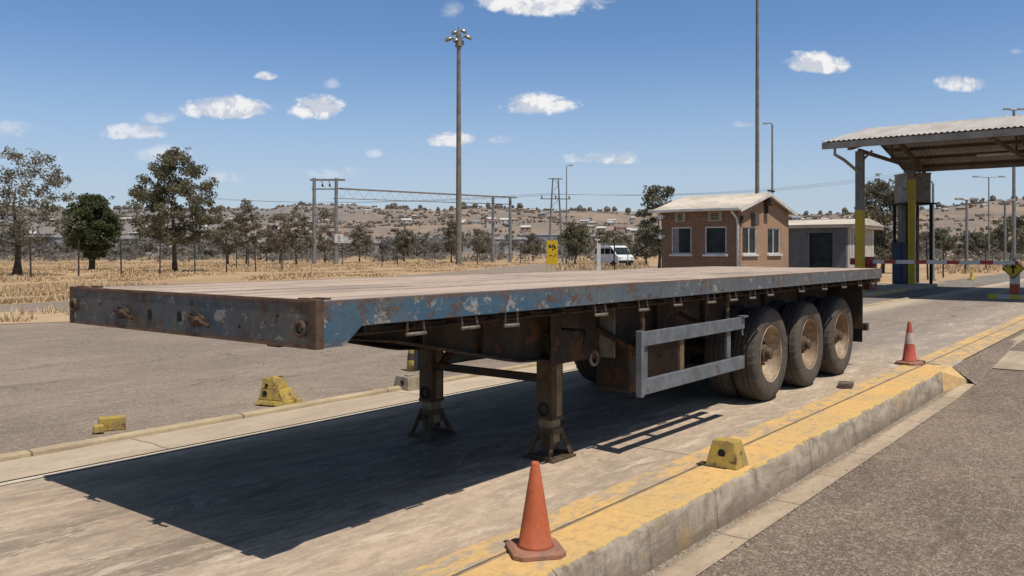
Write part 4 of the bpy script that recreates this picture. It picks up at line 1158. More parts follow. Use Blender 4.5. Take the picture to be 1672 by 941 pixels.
F3 = [at(1490, 52), at(1515, 48), at(1540, 52), at(1576, 62), at(1610, 74), at(1650, 84), at(1700, 90)]
fence('yard_fence', 'post and wire fence beyond the boom gate', [tuple(p) for p in F3], 2.3)

# ------------------------------------------------------------------ masts and poles
def lamp_pole(px, Y, top, r0, r1, label, head, name='street_lamp', base=0.0, mat=None, side=-1, arm=1.2, cat='lamp post'):
    p = at(px, Y); t = thing(name, (p.x, p.y, base), 0, label, cat)
    h = up(top, Y)-base
    g = MB(); g.tube([(0, 0, 0), (0, 0, h*.5), (0, 0, h)], [r0, (r0+r1)/2, r1], 12); g.lathe([(r0*1.9, 0), (r0*1.9, .06), (r0*1.1, .08), (r0*1.1, .3)], 12, 'z'); g.build('pole', mat or M_galv, t, smooth=False)
    if head == 'hook':
        g = MB(); g.tube([(0, 0, h-.05), (side*arm*.15, 0, h+.12), (side*arm*.5, 0, h+.16), (side*arm, 0, h+.14)], r1*.7, 6); g.build('arm', mat or M_galv, t)
        g = MB(); g.hexa([(side*arm-.25, -.09, h+.06), (side*arm+.2, -.09, h+.06), (side*arm+.2, .09, h+.06), (side*arm-.25, .09, h+.06)], [(side*arm-.2, -.06, h+.19), (side*arm+.2, -.06, h+.19), (side*arm+.2, .06, h+.19), (side*arm-.2, .06, h+.19)]); g.build('lamp_head', M_galv, t, bevel=.02)
    if head == 'tee':
        g = MB(); g.tube([(-arm, 0, h+.1), (0, 0, h), (arm, 0, h+.1)], r1*.6, 6); g.build('arm', mat or M_galv, t)
        for s_ in (-1, 1):
            g = MB(); g.hexa([(s_*arm-.4, -.15, h+.02), (s_*arm+.4, -.15, h+.02), (s_*arm+.4, .15, h+.02), (s_*arm-.4, .15, h+.02)], [(s_*arm-.3, -.1, h+.22), (s_*arm+.3, -.1, h+.22), (s_*arm+.3, .1, h+.22), (s_*arm-.3, .1, h+.22)]); g.build('lamp_head', M_galv, t, bevel=.03)
    return t, h
t, h = lamp_pole(749, 100, 52, .36, .22, 'tall floodlight mast with a cluster of round lamps in the grass field', None, 'floodlight_mast', mat=M_pole, cat='floodlight mast')
g = MB(); g.tube([(0, 0, h-.3), (0, 0, h+.55)], [.1, .05], 8); g.lathe([(.25, h-1.9), (.42, h-1.75), (.42, h-1.6), (.28, h-.3), (.2, h-.1)], 14, 'z'); g.build('lamp_bracket', M_pole, t)
for k, (ax, ay, zz, r_) in enumerate([(-1.15, -.2, -.95, .55), (1.12, -.15, -.72, .55), (-.55, .6, .0, .45), (.55, .5, .15, .45), (-.3, -.8, -1.25, .4), (.25, 1, -1.1, .4)]):
    L = part_empty('floodlight', t, (ax, ay, h+zz), (0, .35*(-1 if ax < 0 else 1), 0))
    g = MB(); g.lathe([(.08, .34), (.2, .32), (r_*.85, .08), (r_, -.06), (r_*.96, -.1), (r_*.7, -.12)], 20, 'z'); g.build('reflector', simple('lamp_aluminium', (.42, .44, .46), (.28, .3, .3), 2, .35, .6), L, smooth=True)
    g = MB(); g.lathe([(.001, -.16), (r_*.7, -.13)], 20, 'z'); g.build('lens', simple('lamp_lens_dark', (.06, .09, .08), None, 3, .2), L)
    g = MB(); g.tube([(-ax, -ay, -.1-zz*.05-.1), (0, 0, .2)], .05, 6); o = g.build('arm', M_pole, t); o.location = (ax, ay, h+zz)
t, h = lamp_pole(1236.5, 60, -60, .17, .1, 'very tall grey pole rising behind the brick hut out of the picture', None, 'tall_pole', mat=M_pole, cat='pole')
g = MB(); g.tube([(-.6, 0, h-.3), (.6, 0, h-.3)], .05, 6); g.box(-.8, -.4, -.15, .15, h-.35, h-.15); g.box(.4, .8, -.15, .15, h-.35, h-.15); g.build('lamp_head', M_galv, t)
lamp_pole(1261, 70, 204, .11, .07, 'slim street lamp with its arm to the left, behind the brick hut', 'hook', arm=.55)
lamp_pole(925, 95, 272, .09, .05, 'thin pale street lamp next to the power pylon', 'hook', arm=.5, side=1)
lamp_pole(1523.5, 46, 300, .08, .06, 'hooked street lamp just right of the yellow gate column', 'hook', arm=.55)
lamp_pole(1578.5, 78, 327, .13, .11, 'stout grey lamp post with a short cross head beyond the boom', 'tee', arm=.7)
lamp_pole(1614.5, 110, 290, .1, .07, 'slim lamp post with wide twin head beyond the boom', 'tee', arm=1.7)
lamp_pole(1641, 80, 329, .12, .1, 'grey lamp post with a small cross head near the right edge', 'tee', arm=.6)
lamp_pole(1655.5, 90, 180, .2, .13, 'tallest lamp post at right rising behind the canopy roof', 'tee', arm=.75)
# power pylon
p = at(907, 110); t = thing('power_pylon', (p.x, p.y, 0), R(8), 'narrow steel power pylon with two cross arms', 'pylon')
h = up(291, 110)
g = MB()
for s_ in (-1, 1):
    for q in (-1, 1): g.tube([(s_*.95, q*.4, 0), (s_*.35, q*.15, h)], [.09, .06], 5)
nz = 12
for i in range(nz):
    z0, z1 = h*i/nz, h*(i+1)/nz; w0, w1 = .95-.6*i/nz, .95-.6*(i+1)/nz; s_ = 1 if i % 2 else -1
    g.tube([(s_*w0, 0, z0), (-s_*w1, 0, z1)], .03, 4)
g.build('lattice', M_galv, t)
for zz, w in ((h-.1, .95), (up(325, 110), 2.0)):
    g = MB(); g.bar((-w, 0, zz), (w, 0, zz), .12, .12); g.build('cross_arm', M_pole, t)
for s_ in (-1.8, 0, 1.8):
    g = MB(); g.lathe([(.04, 0), (.1, .06), (.05, .12), (.1, .18), (.05, .25), (.09, .31), (.03, .4)], 8, 'z'); o = g.build('insulator', M_dark, t); o.location = (s_, 0, up(325, 110)+.05)
A_ = Vector((p.x, p.y, up(322, 110)+.4)); g = MB()
for s_ in (-1.8, 0, 1.8):
    for e in (Vector((60, 122, 13.2)), Vector((-75, 190, 14))):
        a = A_+Vector((s_, s_*.25, 0)); b = e+Vector((s_, 0, 0)); pts_ = [a.lerp(b, i/14)-Vector((0, 0, 4*(i/14)*(1-i/14)*1.3)) for i in range(15)]
        g.tube(pts_, .018, 3, False)
o = g.build('power_cables', M_galv); tag(o, 'faint overhead power cables running from the pylon over the gate', 'cables')
# rail gantry
gp = [at(513, 105), at(549, 105), at(805, 121), at(833, 121)]
t = thing('rail_gantry', tuple(gp[0]), 0, 'long steel overhead gantry on four posts, two at each end', 'gantry')
O = gp[0]
for i, q in enumerate(gp):
    d = q-O; tp_ = up([291, 291, 321, 321][i], q.y)
    g = MB(); g.tube([(d.x, d.y, 0), (d.x, d.y, tp_)], [.26 if i < 2 else .24, .2], 10); g.build('post', M_galv, t)
g = MB(); D = [q-O for q in gp]
zt = up(294, 105); g.bar((D[0].x-.5, 0, zt), (D[1].x+1.1, 0, zt), .22, .22)
z2 = up(309, 105); g.bar((D[0].x-.3, 0, z2), (D[1].x, 0, z2), .16, .16)
g.build('end_beam', M_pole, t)
g = MB(); zb = up(308, 105); za = up(323, 121)
g.bar((D[1].x, D[1].y, zb), (D[3].x+.9, D[3].y, za), .18, .2)
zc = up(324, 105); zd = up(334, 121)
g.bar((D[1].x-.4, D[1].y, zc), (D[3].x, D[3].y, zd), .09, .09)
nn = 16
for i in range(nn):
    a = D[1].lerp(D[2], i/nn); b = D[1].lerp(D[2], (i+.5)/nn); c_ = D[1].lerp(D[2], (i+1)/nn)
    f = lambda q, A, B_: A+(B_-A)*q
    g.tube([(a.x, a.y, f(i/nn, zb, za)), (b.x, b.y, f((i+.5)/nn, zc, zd))], .014, 4); g.tube([(b.x, b.y, f((i+.5)/nn, zc, zd)), (c_.x, c_.y, f((i+1)/nn, zb, za))], .014, 4)
g.build('truss_beam', M_pole, t)
for i in range(2):
    g = MB(); x_ = D[0].x+.9+i*.9; g.tube([(x_, 0, zt-.1), (x_+.3, 0, z2+.2)], .04, 4); g.lathe([(.05, 0), (.12, .08), (.05, .16), (.12, .24), (.04, .34)], 8, 'z', (x_+.1, 0, z2+.3)); g.build('insulator', M_dark, t)
g = MB(); x_ = D[1].x; g.box(x_-.15, x_+.95, -.34, -.3, up(397, 105), up(383, 105)); g.build('notice_board', M_white, t, bevel=.02)
g = MB(); z_ = up(390, 105)
for k in range(4): g.box(x_+.28, x_+.62-.1*(k % 2), -.352, -.345, z_-.36+k*.2, z_-.29+k*.2)
g.build('notice_marks', M_dark, t)

# ------------------------------------------------------------------ hut
def wall_holes(g, L, H, th, holes, axis):   # wall along +axis from 0..L, outer face on the low side
    xs = sorted({0, L, *[h_[0] for h_ in holes], *[h_[1] for h_ in holes]}); zs = sorted({0, H, *[h_[2] for h_ in holes], *[h_[3] for h_ in holes]})
    for a, b in zip(xs[:-1], xs[1:]):
        for c, d in zip(zs[:-1], zs[1:]):
            if any(h_[0] <= a and b <= h_[1] and h_[2] <= c and d <= h_[3] for h_ in holes): continue
            if axis == 'y': g.box(0, th, a, b, c, d)
            else: g.box(a, b, 0, th, c, d)
def window(parent, axis, a, b, z0, z1, mull, sill=True, curtain=None):
    w = part_empty('window', parent)
    def bx(g, p0, p1, q0, q1, y0, y1):
        if axis == 'y': g.box(q0, q1, p0, p1, y0, y1)
        else: g.box(p0, p1, q0, q1, y0, y1)
    g = MB(); f = .04
    bx(g, a, a+f, .02, .075, z0, z1); bx(g, b-f, b, .02, .075, z0, z1); bx(g, a+f, b-f, .02, .075, z0, z0+f); bx(g, a+f, b-f, .02, .075, z1-f, z1)
    if mull: bx(g, (a+b)/2-.025, (a+b)/2+.025, .03, .07, z0+f, z1-f)
    g.build('frame', M_white, w)
    g = MB(); bx(g, a+f-.01, b-f+.01, .052, .058, z0+f-.01, z1-f+.01); g.build('pane', M_gl, w)
    if sill: g = MB(); bx(g, a-.06, b+.06, -.06, .06, z0-.07, z0-.002); g.build('sill', M_white, w, bevel=.006)
    if curtain: g = MB(); bx(g, curtain[0], curtain[1], .045, .05, z0+f, z1-f); g.build('curtain', simple('pinkish_curtain', (.3, .24, .27), None, 6), w)
M_gl = m_glass('dark_window_glass', (.012, .017, .018))
HUT = thing('guard_hut', tuple(W(0, 0)), TH, 'small brick guard hut with a cream sheet gable roof and four windows', 'hut')
hc = Vector((6.93, 26.0, 0)); HUT.location = hc
LW, GW, HE, HP = 2.62, 4.3, 2.9, 3.43
Mbl = m_brick('brick_wall_shaded', (.245, .13, .078), (.19, .103, .064), (.23, .17, .125), 'y')  # shade on the long wall put into a darker copy of the brick
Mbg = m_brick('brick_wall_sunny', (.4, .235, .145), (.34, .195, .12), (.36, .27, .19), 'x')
# long wall (faces the oncoming lane): local x=0 plane, along +y
zw0, zw1 = 1.50, 2.36
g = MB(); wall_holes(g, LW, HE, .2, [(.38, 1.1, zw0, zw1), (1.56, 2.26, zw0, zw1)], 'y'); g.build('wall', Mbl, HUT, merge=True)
window(HUT, 'y', .38, 1.1, zw0, zw1, False); window(HUT, 'y', 1.56, 2.26, zw0, zw1, False, curtain=(2.02, 2.2))
g = MB(); g.hexa([(.21, 0, 0), (GW, 0, 0), (GW, .2, 0), (.21, .2, 0)], [(.21, 0, .01), (GW, 0, .01), (GW, .2, .01), (.21, .2, .01)]); g.bm.free()
g = MB()
gh = [(.34, 1.48, zw0, zw1), (2.4, 3.52, zw0, zw1)]
xs = [.202, .34, 1.48, 2.4, 3.52, GW-.2]
wall_x = MB()
def gx(a, b, c, d): g.box(a, b, .002, .2, c, d)
for a, b in zip(xs[:-1], xs[1:]):
    hole = any(abs(a-h_[0]) < 1e-6 for h_ in gh)
    if hole: gx(a, b, 0, zw0); gx(a, b, zw1, HE)
    else: gx(a, b, 0, HE)
g.prism([(.0, HE), (GW, HE), (GW/2, HP)], .002, .2, 'y')
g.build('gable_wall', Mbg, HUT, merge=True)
window(HUT, 'x', .34, 1.48, zw0, zw1, True); window(HUT, 'x', 2.4, 3.52, zw0, zw1, True)
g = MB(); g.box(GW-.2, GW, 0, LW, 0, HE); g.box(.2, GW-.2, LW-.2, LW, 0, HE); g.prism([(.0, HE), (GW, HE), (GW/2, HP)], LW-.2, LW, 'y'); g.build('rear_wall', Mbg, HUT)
for (a, b, lab) in ((.5, .98, 1), (1.75, 2.12, 0)):
    g = MB(); g.box(-.05, -.002, a, b, 2.52, 2.84); g.build('vent_box', simple('cream_vent', (.36, .3, .23), (.28, .23, .18), 6), HUT, bevel=.01)
    g = MB()
    for k in range(4): g.box(-.056, -.051, a+.1, b-.1, 2.58+k*.055, 2.605+k*.055)
    g.build('vent_slat', M_dark, HUT)
# roof with shallow sheet ribs
def ribbed(g, y0, y1, x0, z0, x1, z1, period, amp, th=.0, per=6):
    n_ = int((y1-y0)/period*per); prev = None
    L_ = math.hypot(x1-x0, z1-z0); nx_, nz_ = -(z1-z0)/L_, (x1-x0)/L_
    if nz_ < 0: nx_, nz_ = -nx_, -nz_
    for i in range(n_+1):
        y = y0+(y1-y0)*i/n_; o_ = amp*math.sin(2*math.pi*i/per)
        ring = [g.bm.verts.new((x0+nx_*o_, y, z0+nz_*o_)), g.bm.verts.new((x1+nx_*o_, y, z1+nz_*o_))]
        if prev: g.bm.faces.new((prev[0], prev[1], ring[1], ring[0]))
        prev = ring
sl = (HP-HE)/(GW/2); ov = .27
g = MB(); zo = .06
ribbed(g, -.22, LW+.26, -ov, HE-ov*sl+zo, GW/2, HP+zo, .19, .012); ribbed(g, -.22, LW+.26, GW/2, HP+zo, GW+ov, HE-ov*sl+zo, .19, .012)
o = g.build('roof', M_cream, HUT, smooth=True)
s_ = o.modifiers.new('s', 'SOLIDIFY'); s_.thickness = .03; s_.offset = -1
g = MB(); g.prism([(-ov, HE-ov*sl-.05), (-ov, HE-ov*sl+.045), (GW/2, HP+.05), (GW+ov, HE-ov*sl+.045), (GW+ov, HE-ov*sl-.05), (GW/2, HP-.05)], -.22, -.195, 'y'); g.build('barge_board', M_white, HUT)
g = MB(); g.prism([(-ov-.1, HE-ov*sl+.0), (-ov-.1, HE-ov*sl+.1), (-ov+.02, HE-ov*sl+.1), (-ov+.02, HE-ov*sl+.0)], -.2, LW+.3, 'y'); g.build('gutter_pipe', M_white, HUT, bevel=.02)
g = MB(); g.tube([(-ov, .1, HE-.08), (-.05, .02, HE-.3), (-.04, .0, HE-.5), (-.04, .0, .1)], .035, 8); g.build('downpipe', M_white, HUT, smooth=True)
g = MB(); g.tube([(GW/2-.25, -.2, HP+.12), (GW/2+.3, -.2, HP+.12)], .03, 6); g.build('ridge_light', M_dark, HUT)
g = MB(); g.bar((GW/2, -.05, 2.82), (GW/2, -.03, 3.2), .13, .1); g.box(GW/2-.14, GW/2+.18, -.28, -.05, 3.08, 3.3); g.build('wall_lamp', M_rust, HUT, bevel=.02)
g = MB(); g.box(1.0, 1.3, -.16, -.002, 2.4, 2.8); g.build('alarm_box', simple('weathered_box', (.12, .1, .085), None, 6), HUT, bevel=.015)
g = MB(); g.box(.14, .3, -.06, -.002, 2.45, 2.68); g.build('switch_box', M_rust, HUT, bevel=.01)
for z_ in (2.72, 2.08):
    g = MB(); g.tube([(-.02, LW-.12, z_), (-.22, LW-.1, z_+.02)], .03, 6); g.lathe([(.001, 0), (.09, .0), (.08, .1), (.03, .14)], 12, 'z', (-.24, LW-.1, z_-.08)); g.build('lamp_shade', M_white, HUT, smooth=False)

# annex
AN = thing('annex_building', tuple(at(1382, 42)), TH, 'low grey block building with a cream flat roof right of the brick hut', 'building')
Mgw = simple('shaded_grey_plaster', (.165, .168, .168), (.13, .132, .13), 2, .9, 0, .2);  # shade put into this wall's grey; the side wall gets the sunlit tone
g = MB(); wall_holes(g, 4.6, 2.42, .2, [(.5, 1.35, .25, 2.2)], 'y'); g.build('wall', Mgw, AN, merge=True)
g = MB(); g.box(.202, 3.6, 0, .18, 0, 2.42); g.box(3.4, 3.6, .2, 4.6, 0, 2.42); g.box(.2, 3.4, 4.42, 4.6, 0, 2.42); g.build('side_wall', simple('lit_pale_plaster', (.5, .45, .39), (.4, .35, .3), 2, .9), AN)
AN.scale = (1.35, 1.35, 1.14)
d_ = part_empty('door', AN)
g = MB(); g.box(.05, .06, .5, 1.35, .25, 2.2); g.build('pane', M_gl, d_)
g = MB(); g.box(.02, .08, .5, .55, .25, 2.2); g.box(.02, .08, 1.3, 1.35, .25, 2.2); g.box(.02, .08, .55, 1.3, 1.0, 1.05); g.box(.02, .08, .55, 1.3, 2.15, 2.2); g.build('frame', M_dark, d_)
g = MB(); g.hexa([(-.35, -.3, 2.42), (3.9, -.3, 2.42), (3.9, 4.8, 2.42), (-.35, 4.8, 2.42)], [(-.35, -.3, 2.56), (3.9, -.3, 2.56), (3.9, 4.8, 2.56), (-.35, 4.8, 2.56)])
g.prism([(-.4, 2.56), (1.7, 2.86), (3.95, 2.56)], -.35, 4.85, 'y'); g.build('roof', M_cream, AN)
for x_ in (.35, .75, 3.3):
    g = MB(); g.box(x_, x_+.09, -.02, -.002, 0, 2.42); g.build('corner_strip', M_white, AN)
g = MB(); g.box(1.0, 1.7, -.02, -.002, .1, 2.1); g.build('side_door', simple('purple_grey_door', (.12, .1, .17), None, 3), AN)

# ------------------------------------------------------------------ canopy
CN = thing('gate_canopy', tuple(W(27.6, 6.58)), TH, 'open corrugated gable canopy on grey and yellow steel columns over the gate lanes', 'canopy')
D_, E_, RZ = 11.2, 5.3, 6.45; CW = -17.5
M_corr = simple('weathered_zinc_sheet', (.46, .43, .4), (.36, .335, .3), .8, .6, .15, 0, stretch=(.4, 1.5, 1))
g = MB(); ribbed(g, CW, 0, -.15, E_+.12, D_/2, RZ+.1, .17, .02); g.build('roof_sheet', M_corr, CN, smooth=True)
g = MB(); ribbed(g, CW, 0, D_/2, RZ+.1, D_+.15, E_+.12, .17, .02); g.build('roof_sheet', M_corr, CN, smooth=True)
M_fas = simple('grey_fascia', (.3, .28, .25), (.22, .2, .17), 1.5, .7)
g = MB(); g.box(-.12, 0, CW, -.02, E_-.14, E_+.08); g.build('fascia', M_fas, CN, bevel=.01)
g = MB(); g.box(D_, D_+.12, CW, -.02, E_-.14, E_+.08); g.build('fascia', M_fas, CN, bevel=.01)
for y_ in (-.02, CW):
    g = MB(); g.prism([(-.1, E_-.06), (-.1, E_+.08), (D_/2, RZ+.06), (D_+.1, E_+.08), (D_+.1, E_-.06), (D_/2, RZ-.08)], y_-.03, y_, 'y'); g.build('barge_board', M_fas, CN)
M_pur = simple('rusty_purlin', (.15, .105, .07), (.1, .07, .05), 2, .8)
for i in range(9):
    x_ = .5+i*(D_-1)/8; z_ = E_+(RZ-E_)*(1-abs(x_-D_/2)/(D_/2))-.02
    g = MB(); g.box(x_-.04, x_+.04, CW+.05, -.06, z_-.1, z_+.04); g.build('purlin', M_pur, CN)
def rafter(y_):
    g = MB(); 
    for a, b in (((0.05, E_-.12), (D_/2, RZ-.22)), ((D_/2, RZ-.22), (D_-.05, E_-.12))):
        g.bar((a[0], y_, a[1]), (b[0], y_, b[1]), .14, .2, (0, 0, 1))
    g.bar((1.2, y_, E_-.12), (D_-1.2, y_, E_-.12), .1, .12)
    for q in (.5,): g.bar((D_*q, y_, E_-.12), (D_*(.5+(q-.5)*.5), y_, E_+(RZ-E_)*(1-abs(.5+(q-.5)*.5-.5)*2)-.2), .07, .07)
    g.build('rafter', M_pur, CN)
for y_ in (-.91, -5.2, -9.8, -16.4): rafter(y_)
M_colg = simple('column_grey', (.2, .19, .18), (.13, .12, .11), 2, .7, .1)
M_coly = simple('column_yellow', (.5, .36, .03), (.4, .29, .04), 2, .65, .0, .1, dirt=.3)
for (x_, y_, zy) in ((1.3, -.91, 3.05), (10.2, -.6, 4.75), (2.4, -16.4, 3.05), (10.2, -16.4, 4.75)):
    c_ = part_empty('column', CN, (x_, y_, 0))
    for nm, z0, z1, m_, e in (('upper_section', zy, E_-.14, M_colg, 0), ('painted_section', .0, zy, M_coly, .003)):
        g = MB(); g.box(-.13-e, -.11, -.13-e, .13+e, z0, z1); g.box(.11, .13+e, -.13-e, .13+e, z0, z1); g.box(-.11, .11, -.012, .012, z0, z1)
        g.box(-.11, .11, -.13-e, -.118, z0, z1)
        g.build(nm, m_, c_)
    g = MB(); g.bar((.0, 0, E_-.55), (.0, -.42, E_-.15), .06, .07); g.build('knee_brace', M_colg, c_)
g = MB(); g.tube([(-.05, -.45, E_-.1), (-.05, -.45, E_-.35), (.5, -.6, E_-.5), (1.18, -.85, E_-.85)], .055, 8); g.build('downpipe', M_fas, CN)
g = MB(); g.bar((.1, -6.2, E_-.18), (3.0, -7.6, E_-.2), .09, .14); g.bar((3.5, -8.2, E_-.25), (3.5, -9.0, E_-.25), .2, .1); g.build('hanging_strut', M_colg, CN)
for y_ in (-4.6, -8.4):
    g = MB(); g.box(5.0, 5.2, y_-.6, y_+.6, E_-.22, E_-.14); g.build('strip_light', M_white, CN, bevel=.01)

# island with yellow kerbs under the left columns
M_ystr = m_stripe('yellow_grey_stripe', (.52, .38, .08), (.42, .36, .28), 1.0, 0)
g = MB(); g.box(28.6, 41, 5.25, 6.75, -.02, .13); o = struct('gate_island', g, simple('island_concrete', (.36, .31, .25), (.28, .24, .19), 2, .9), bevel=.02)
g = MB(); g.box(28.55, 28.9, 5.2, 6.8, -.02, .135); g.box(28.9, 33.5, 5.19, 5.3, -.02, .136); struct('island_edge', g, M_ystr, bevel=.01)
g = MB(); g.box(29.9, 37, .55, 1.75, -.02, .13); struct('centre_island', g, MATS['island_concrete'], bevel=.02)
g = MB(); g.box(29.8, 30.1, .5, 1.8, -.02, .138); g.box(30.1, 37, 1.72, 1.81, -.02, .139); g.box(30.1, 37, .49, .58, -.02, .139)
struct('centre_island_edge', g, m_stripe('yellow_white_stripe', (.55, .42, .06), (.5, .44, .42), .7, 1), bevel=.01)

# boom barrier
BB = thing('boom_barrier', tuple(W(31, 5.75, .13)), TH, 'red and white striped boom lowered across the gate lane', 'boom barrier')
M_red = simple('faded_red_paint', (.36, .05, .04), (.26, .05, .04), 4, .6)
g = MB(); g.box(-.22, .22, -.05, .4, 0, 1.0); g.hexa([(-.22, -.05, 1.0), (.22, -.05, 1.0), (.22, .4, 1.0), (-.22, .4, 1.0)], [(-.14, .0, 1.25), (.14, .0, 1.25), (.14, .33, 1.25), (-.14, .33, 1.25)]); g.build('cabinet', M_red, BB, bevel=.02)
g = MB(); g.box(-.06, .06, -4.75, -.0, 1.0, 1.14); g.build('boom_arm', m_stripe('red_white_stripe', (.62, .6, .57), (.42, .08, .06), 1.05, 1, .2, duty=.62), BB, bevel=.008, loc=(-.3, 0, 0))
g = MB(); g.box(-.12, .12, .0, .75, .95, 1.2); g.build('counterweight', M_red, BB, bevel=.02, loc=(-.34, 0, 0))
g = MB(); g.tube([(-.36, 0, 1.07), (-.1, 0, 1.07)], .07, 12); g.build('pivot', M_dark, BB)
# rest post with diamond sign
RP = thing('sign_post', tuple(W(31, 1.15, .13)), TH, 'red and white post carrying a yellow diamond arrow sign at the end of the boom', 'sign post')
g = MB(); g.box(-.14, .14, -.14, .14, 0, 1.0); g.build('post', m_stripe('post_red_white', (.45, .1, .06), (.6, .56, .52), .96, 2, -.02), RP, bevel=.01)
g = MB(); g.box(-.17, .17, -.17, .17, 1.0, 1.05); g.tube([(0, 0, 1.05), (0, 0, 1.28)], .06, 10); g.build('post_cap', M_white, RP, bevel=.01)
DS = part_empty('diamond_sign', RP, (-.2, .02, .86), (0, 0, 0))
def diamond(g, r_, x0, x1): g.prism([(0, -r_), (r_, 0), (0, r_), (-r_, 0)], x0, x1, 'x')
g = MB(); diamond(g, .34, -.012, .012); g.build('sign_plate', simple('sign_black', (.03, .028, .02), None, 5), DS)
g = MB(); diamond(g, .3, -.018, -.0125); g.build('sign_face', simple('sign_yellow', (.62, .42, .02), (.5, .34, .03), 6, .5), DS)
g = MB(); g.prism([(-.03, -.16), (.03, -.16), (.03, .02), (-.03, .02)], -.024, -.019, 'x'); g.prism([(-.11, .02), (.11, .02), (0, .17)], -.024, -.019, 'x'); diamond(g, .001, -.024, -.019); g.build('arrow', M_black, DS)

# water tank on its stand, drum
TK = thing('water_tank', tuple(W(38.9, 6.2, .13)), R(4), 'grey square water tank on a tall steel stand beside the yellow gate column', 'tank')
z0, z1 = 3.55, 4.95
g = MB(); g.box(-.55, .55, -.55, .55, z0+.08, z1); 
g.box(-.57, .57, -.57, .57, z1-.06, z1+.02); g.build('tank_body', simple('grey_tank_steel', (.3, .28, .25), (.22, .2, .17), 1.6, .75, .1, .1, rust=.1), TK, bevel=.015)
g = MB(); g.box(-.7, .7, -.7, .7, z0, z0+.078); g.build('platform', M_dark, TK)
for a in (-.55, .55):
    for b in (-.55, .55):
        g = MB(); g.box(a-.05, a+.05, b-.05, b+.05, 0, z0); g.build('leg', M_dark, TK)
g = MB(); g.box(-.35, .1, .3, .62, .0, z0-.02); g.build('riser_duct', simple('grey_duct', (.22, .22, .21), None, 2), TK, bevel=.01)
DR = thing('fuel_cabinet', tuple(W(38.0, 6.52, .13)), TH-R(20), 'dark blue metal cabinet between the yellow gate column and the tank stand', 'cabinet')
g = MB(); g.box(-.22, .22, -.24, .24, 0, 1.85); g.build('cabinet_body', simple('dark_blue_metal', (.02, .035, .085), (.015, .022, .05), 3, .5), DR, bevel=.02)
g = MB(); g.box(-.23, -.221, -.2, .2, .1, 1.75); g.tube([(-.24, -.15, .9), (-.27, -.15, .9), (-.27, -.15, 1.05), (-.24, -.15, 1.05)], .012, 6); g.build('door', simple('blue_door', (.025, .045, .1), None, 3, .5), DR, bevel=.005)
p = at(1560, 55)

# ------------------------------------------------------------------ yellow sign, van, frame
SG = thing('warning_sign', tuple(at(902, 40)), R(-6), 'upright yellow warning board with black symbols on short legs beside the yard', 'sign')
zb_, zt_ = up(432, 40), up(393, 40)
g = MB(); g.box(-.25, .25, -.02, .02, zb_, zt_); g.build('board', simple('sign_board_yellow', (.68, .43, .015), (.58, .38, .02), 4, .5), SG, bevel=.006)
g = MB(); g.box(-.28, -.252, -.03, .03, 0, zt_); g.box(.15, .18, -.03, .03, 0, zb_); g.box(-.05, -.02, -.03, .03, 0, zb_); g.build('leg', M_ywl, SG)
g = MB()
zc_ = zt_-.32
for a in ([(-.17, .10), (-.08, .14), (-.06, .0), (-.12, -.06), (-.17, .0)], [(-.05, .03), (.0, .16), (.03, .02), (.0, -.05)], [(.04, .17), (.10, .12), (.17, -.02), (.16, -.1), (.06, -.04)], [(-.02, -.07), (.08, -.08), (.0, -.18)]):
    g.prism([(x_, z_+zc_) for x_, z_ in a], -.026, -.021, 'y')
g.build('symbol', M_black, SG)
g = MB(); g.prism([(-.15, zc_-.38), (-.02, zc_-.36), (-.02, zc_-.40), (-.15, zc_-.42)], -.026, -.021, 'y'); g.prism([(.03, zc_-.46), (.16, zc_-.30), (.17, zc_-.34), (.06, zc_-.48)], -.026, -.021, 'y')
g.build('writing', M_black, SG)

VN = thing('white_van', tuple(at(1001, 84)), R(-66), 'white minibus parked on the grass edge, facing right, behind a pale signboard frame', 'van')
g = MB(); body = [(-2.2, .45), (-2.25, 1.2), (-2.1, 2.0), (-1.9, 2.12), (.9, 2.12), (1.3, 1.95), (2.0, 1.25), (2.4, 1.1), (2.5, .75), (2.45, .45)]
g.prism(body, -.88, .88, 'y'); g.build('body', simple('van_white', (.72, .73, .74), (.62, .62, .62), 1, .35), VN, bevel=.07, seg=3)
g = MB()
for s_ in (-1, 1):
    y_ = s_*.885
    for a in ([(1.0, 1.32), (1.85, 1.32), (1.28, 1.84), (1.0, 1.86)], [(-.1, 1.3), (.9, 1.3), (.9, 1.86), (-.1, 1.86)], [(-1.2, 1.3), (-.2, 1.3), (-.2, 1.86), (-1.2, 1.86)], [(-2.05, 1.3), (-1.3, 1.3), (-1.3, 1.86), (-1.98, 1.86)]):
        g.prism(a, min(y_, y_-.01*s_), max(y_, y_+.004*s_), 'y')
g.build('side_window', M_gl, VN)
g = MB(); g.poly([(1.36, -.74, 1.93), (2.03, -.8, 1.26), (2.03, .8, 1.26), (1.36, .74, 1.93)]); o = g.build('windscreen', M_gl, VN)
o.location = (.012, 0, .012)
g = MB(); g.box(2.42, 2.54, -.8, .8, .42, .68); g.build('bumper', M_dark, VN, bevel=.03)
for s_ in (-1, 1):
    g = MB(); g.box(2.40, 2.50, s_*.68-.14, s_*.68+.14, .82, 1.0); g.build('headlight', simple('headlight_glass', (.5, .5, .5), None, 3, .2), VN, bevel=.02)
    for x_ in (-1.45, 1.55):
        w_ = part_empty('wheel', VN, (x_, s_*.80, .34))
        g = MB(); g.lathe([(.2, -.11), (.31, -.11), (.34, -.07), (.34, .07), (.31, .11), (.2, .11)], 24, 'y'); g.build('tyre', M_black, w_, smooth=False)
        g = MB(); g.lathe([(.001, -.09), (.2, -.1), (.2, .1), (.001, .09)], 16, 'y'); g.build('rim', M_galv, w_)
FR = thing('signboard_frame', tuple(at(978, 52)), 0, 'pale post and thin frame standing in front of the white van', 'sign frame')
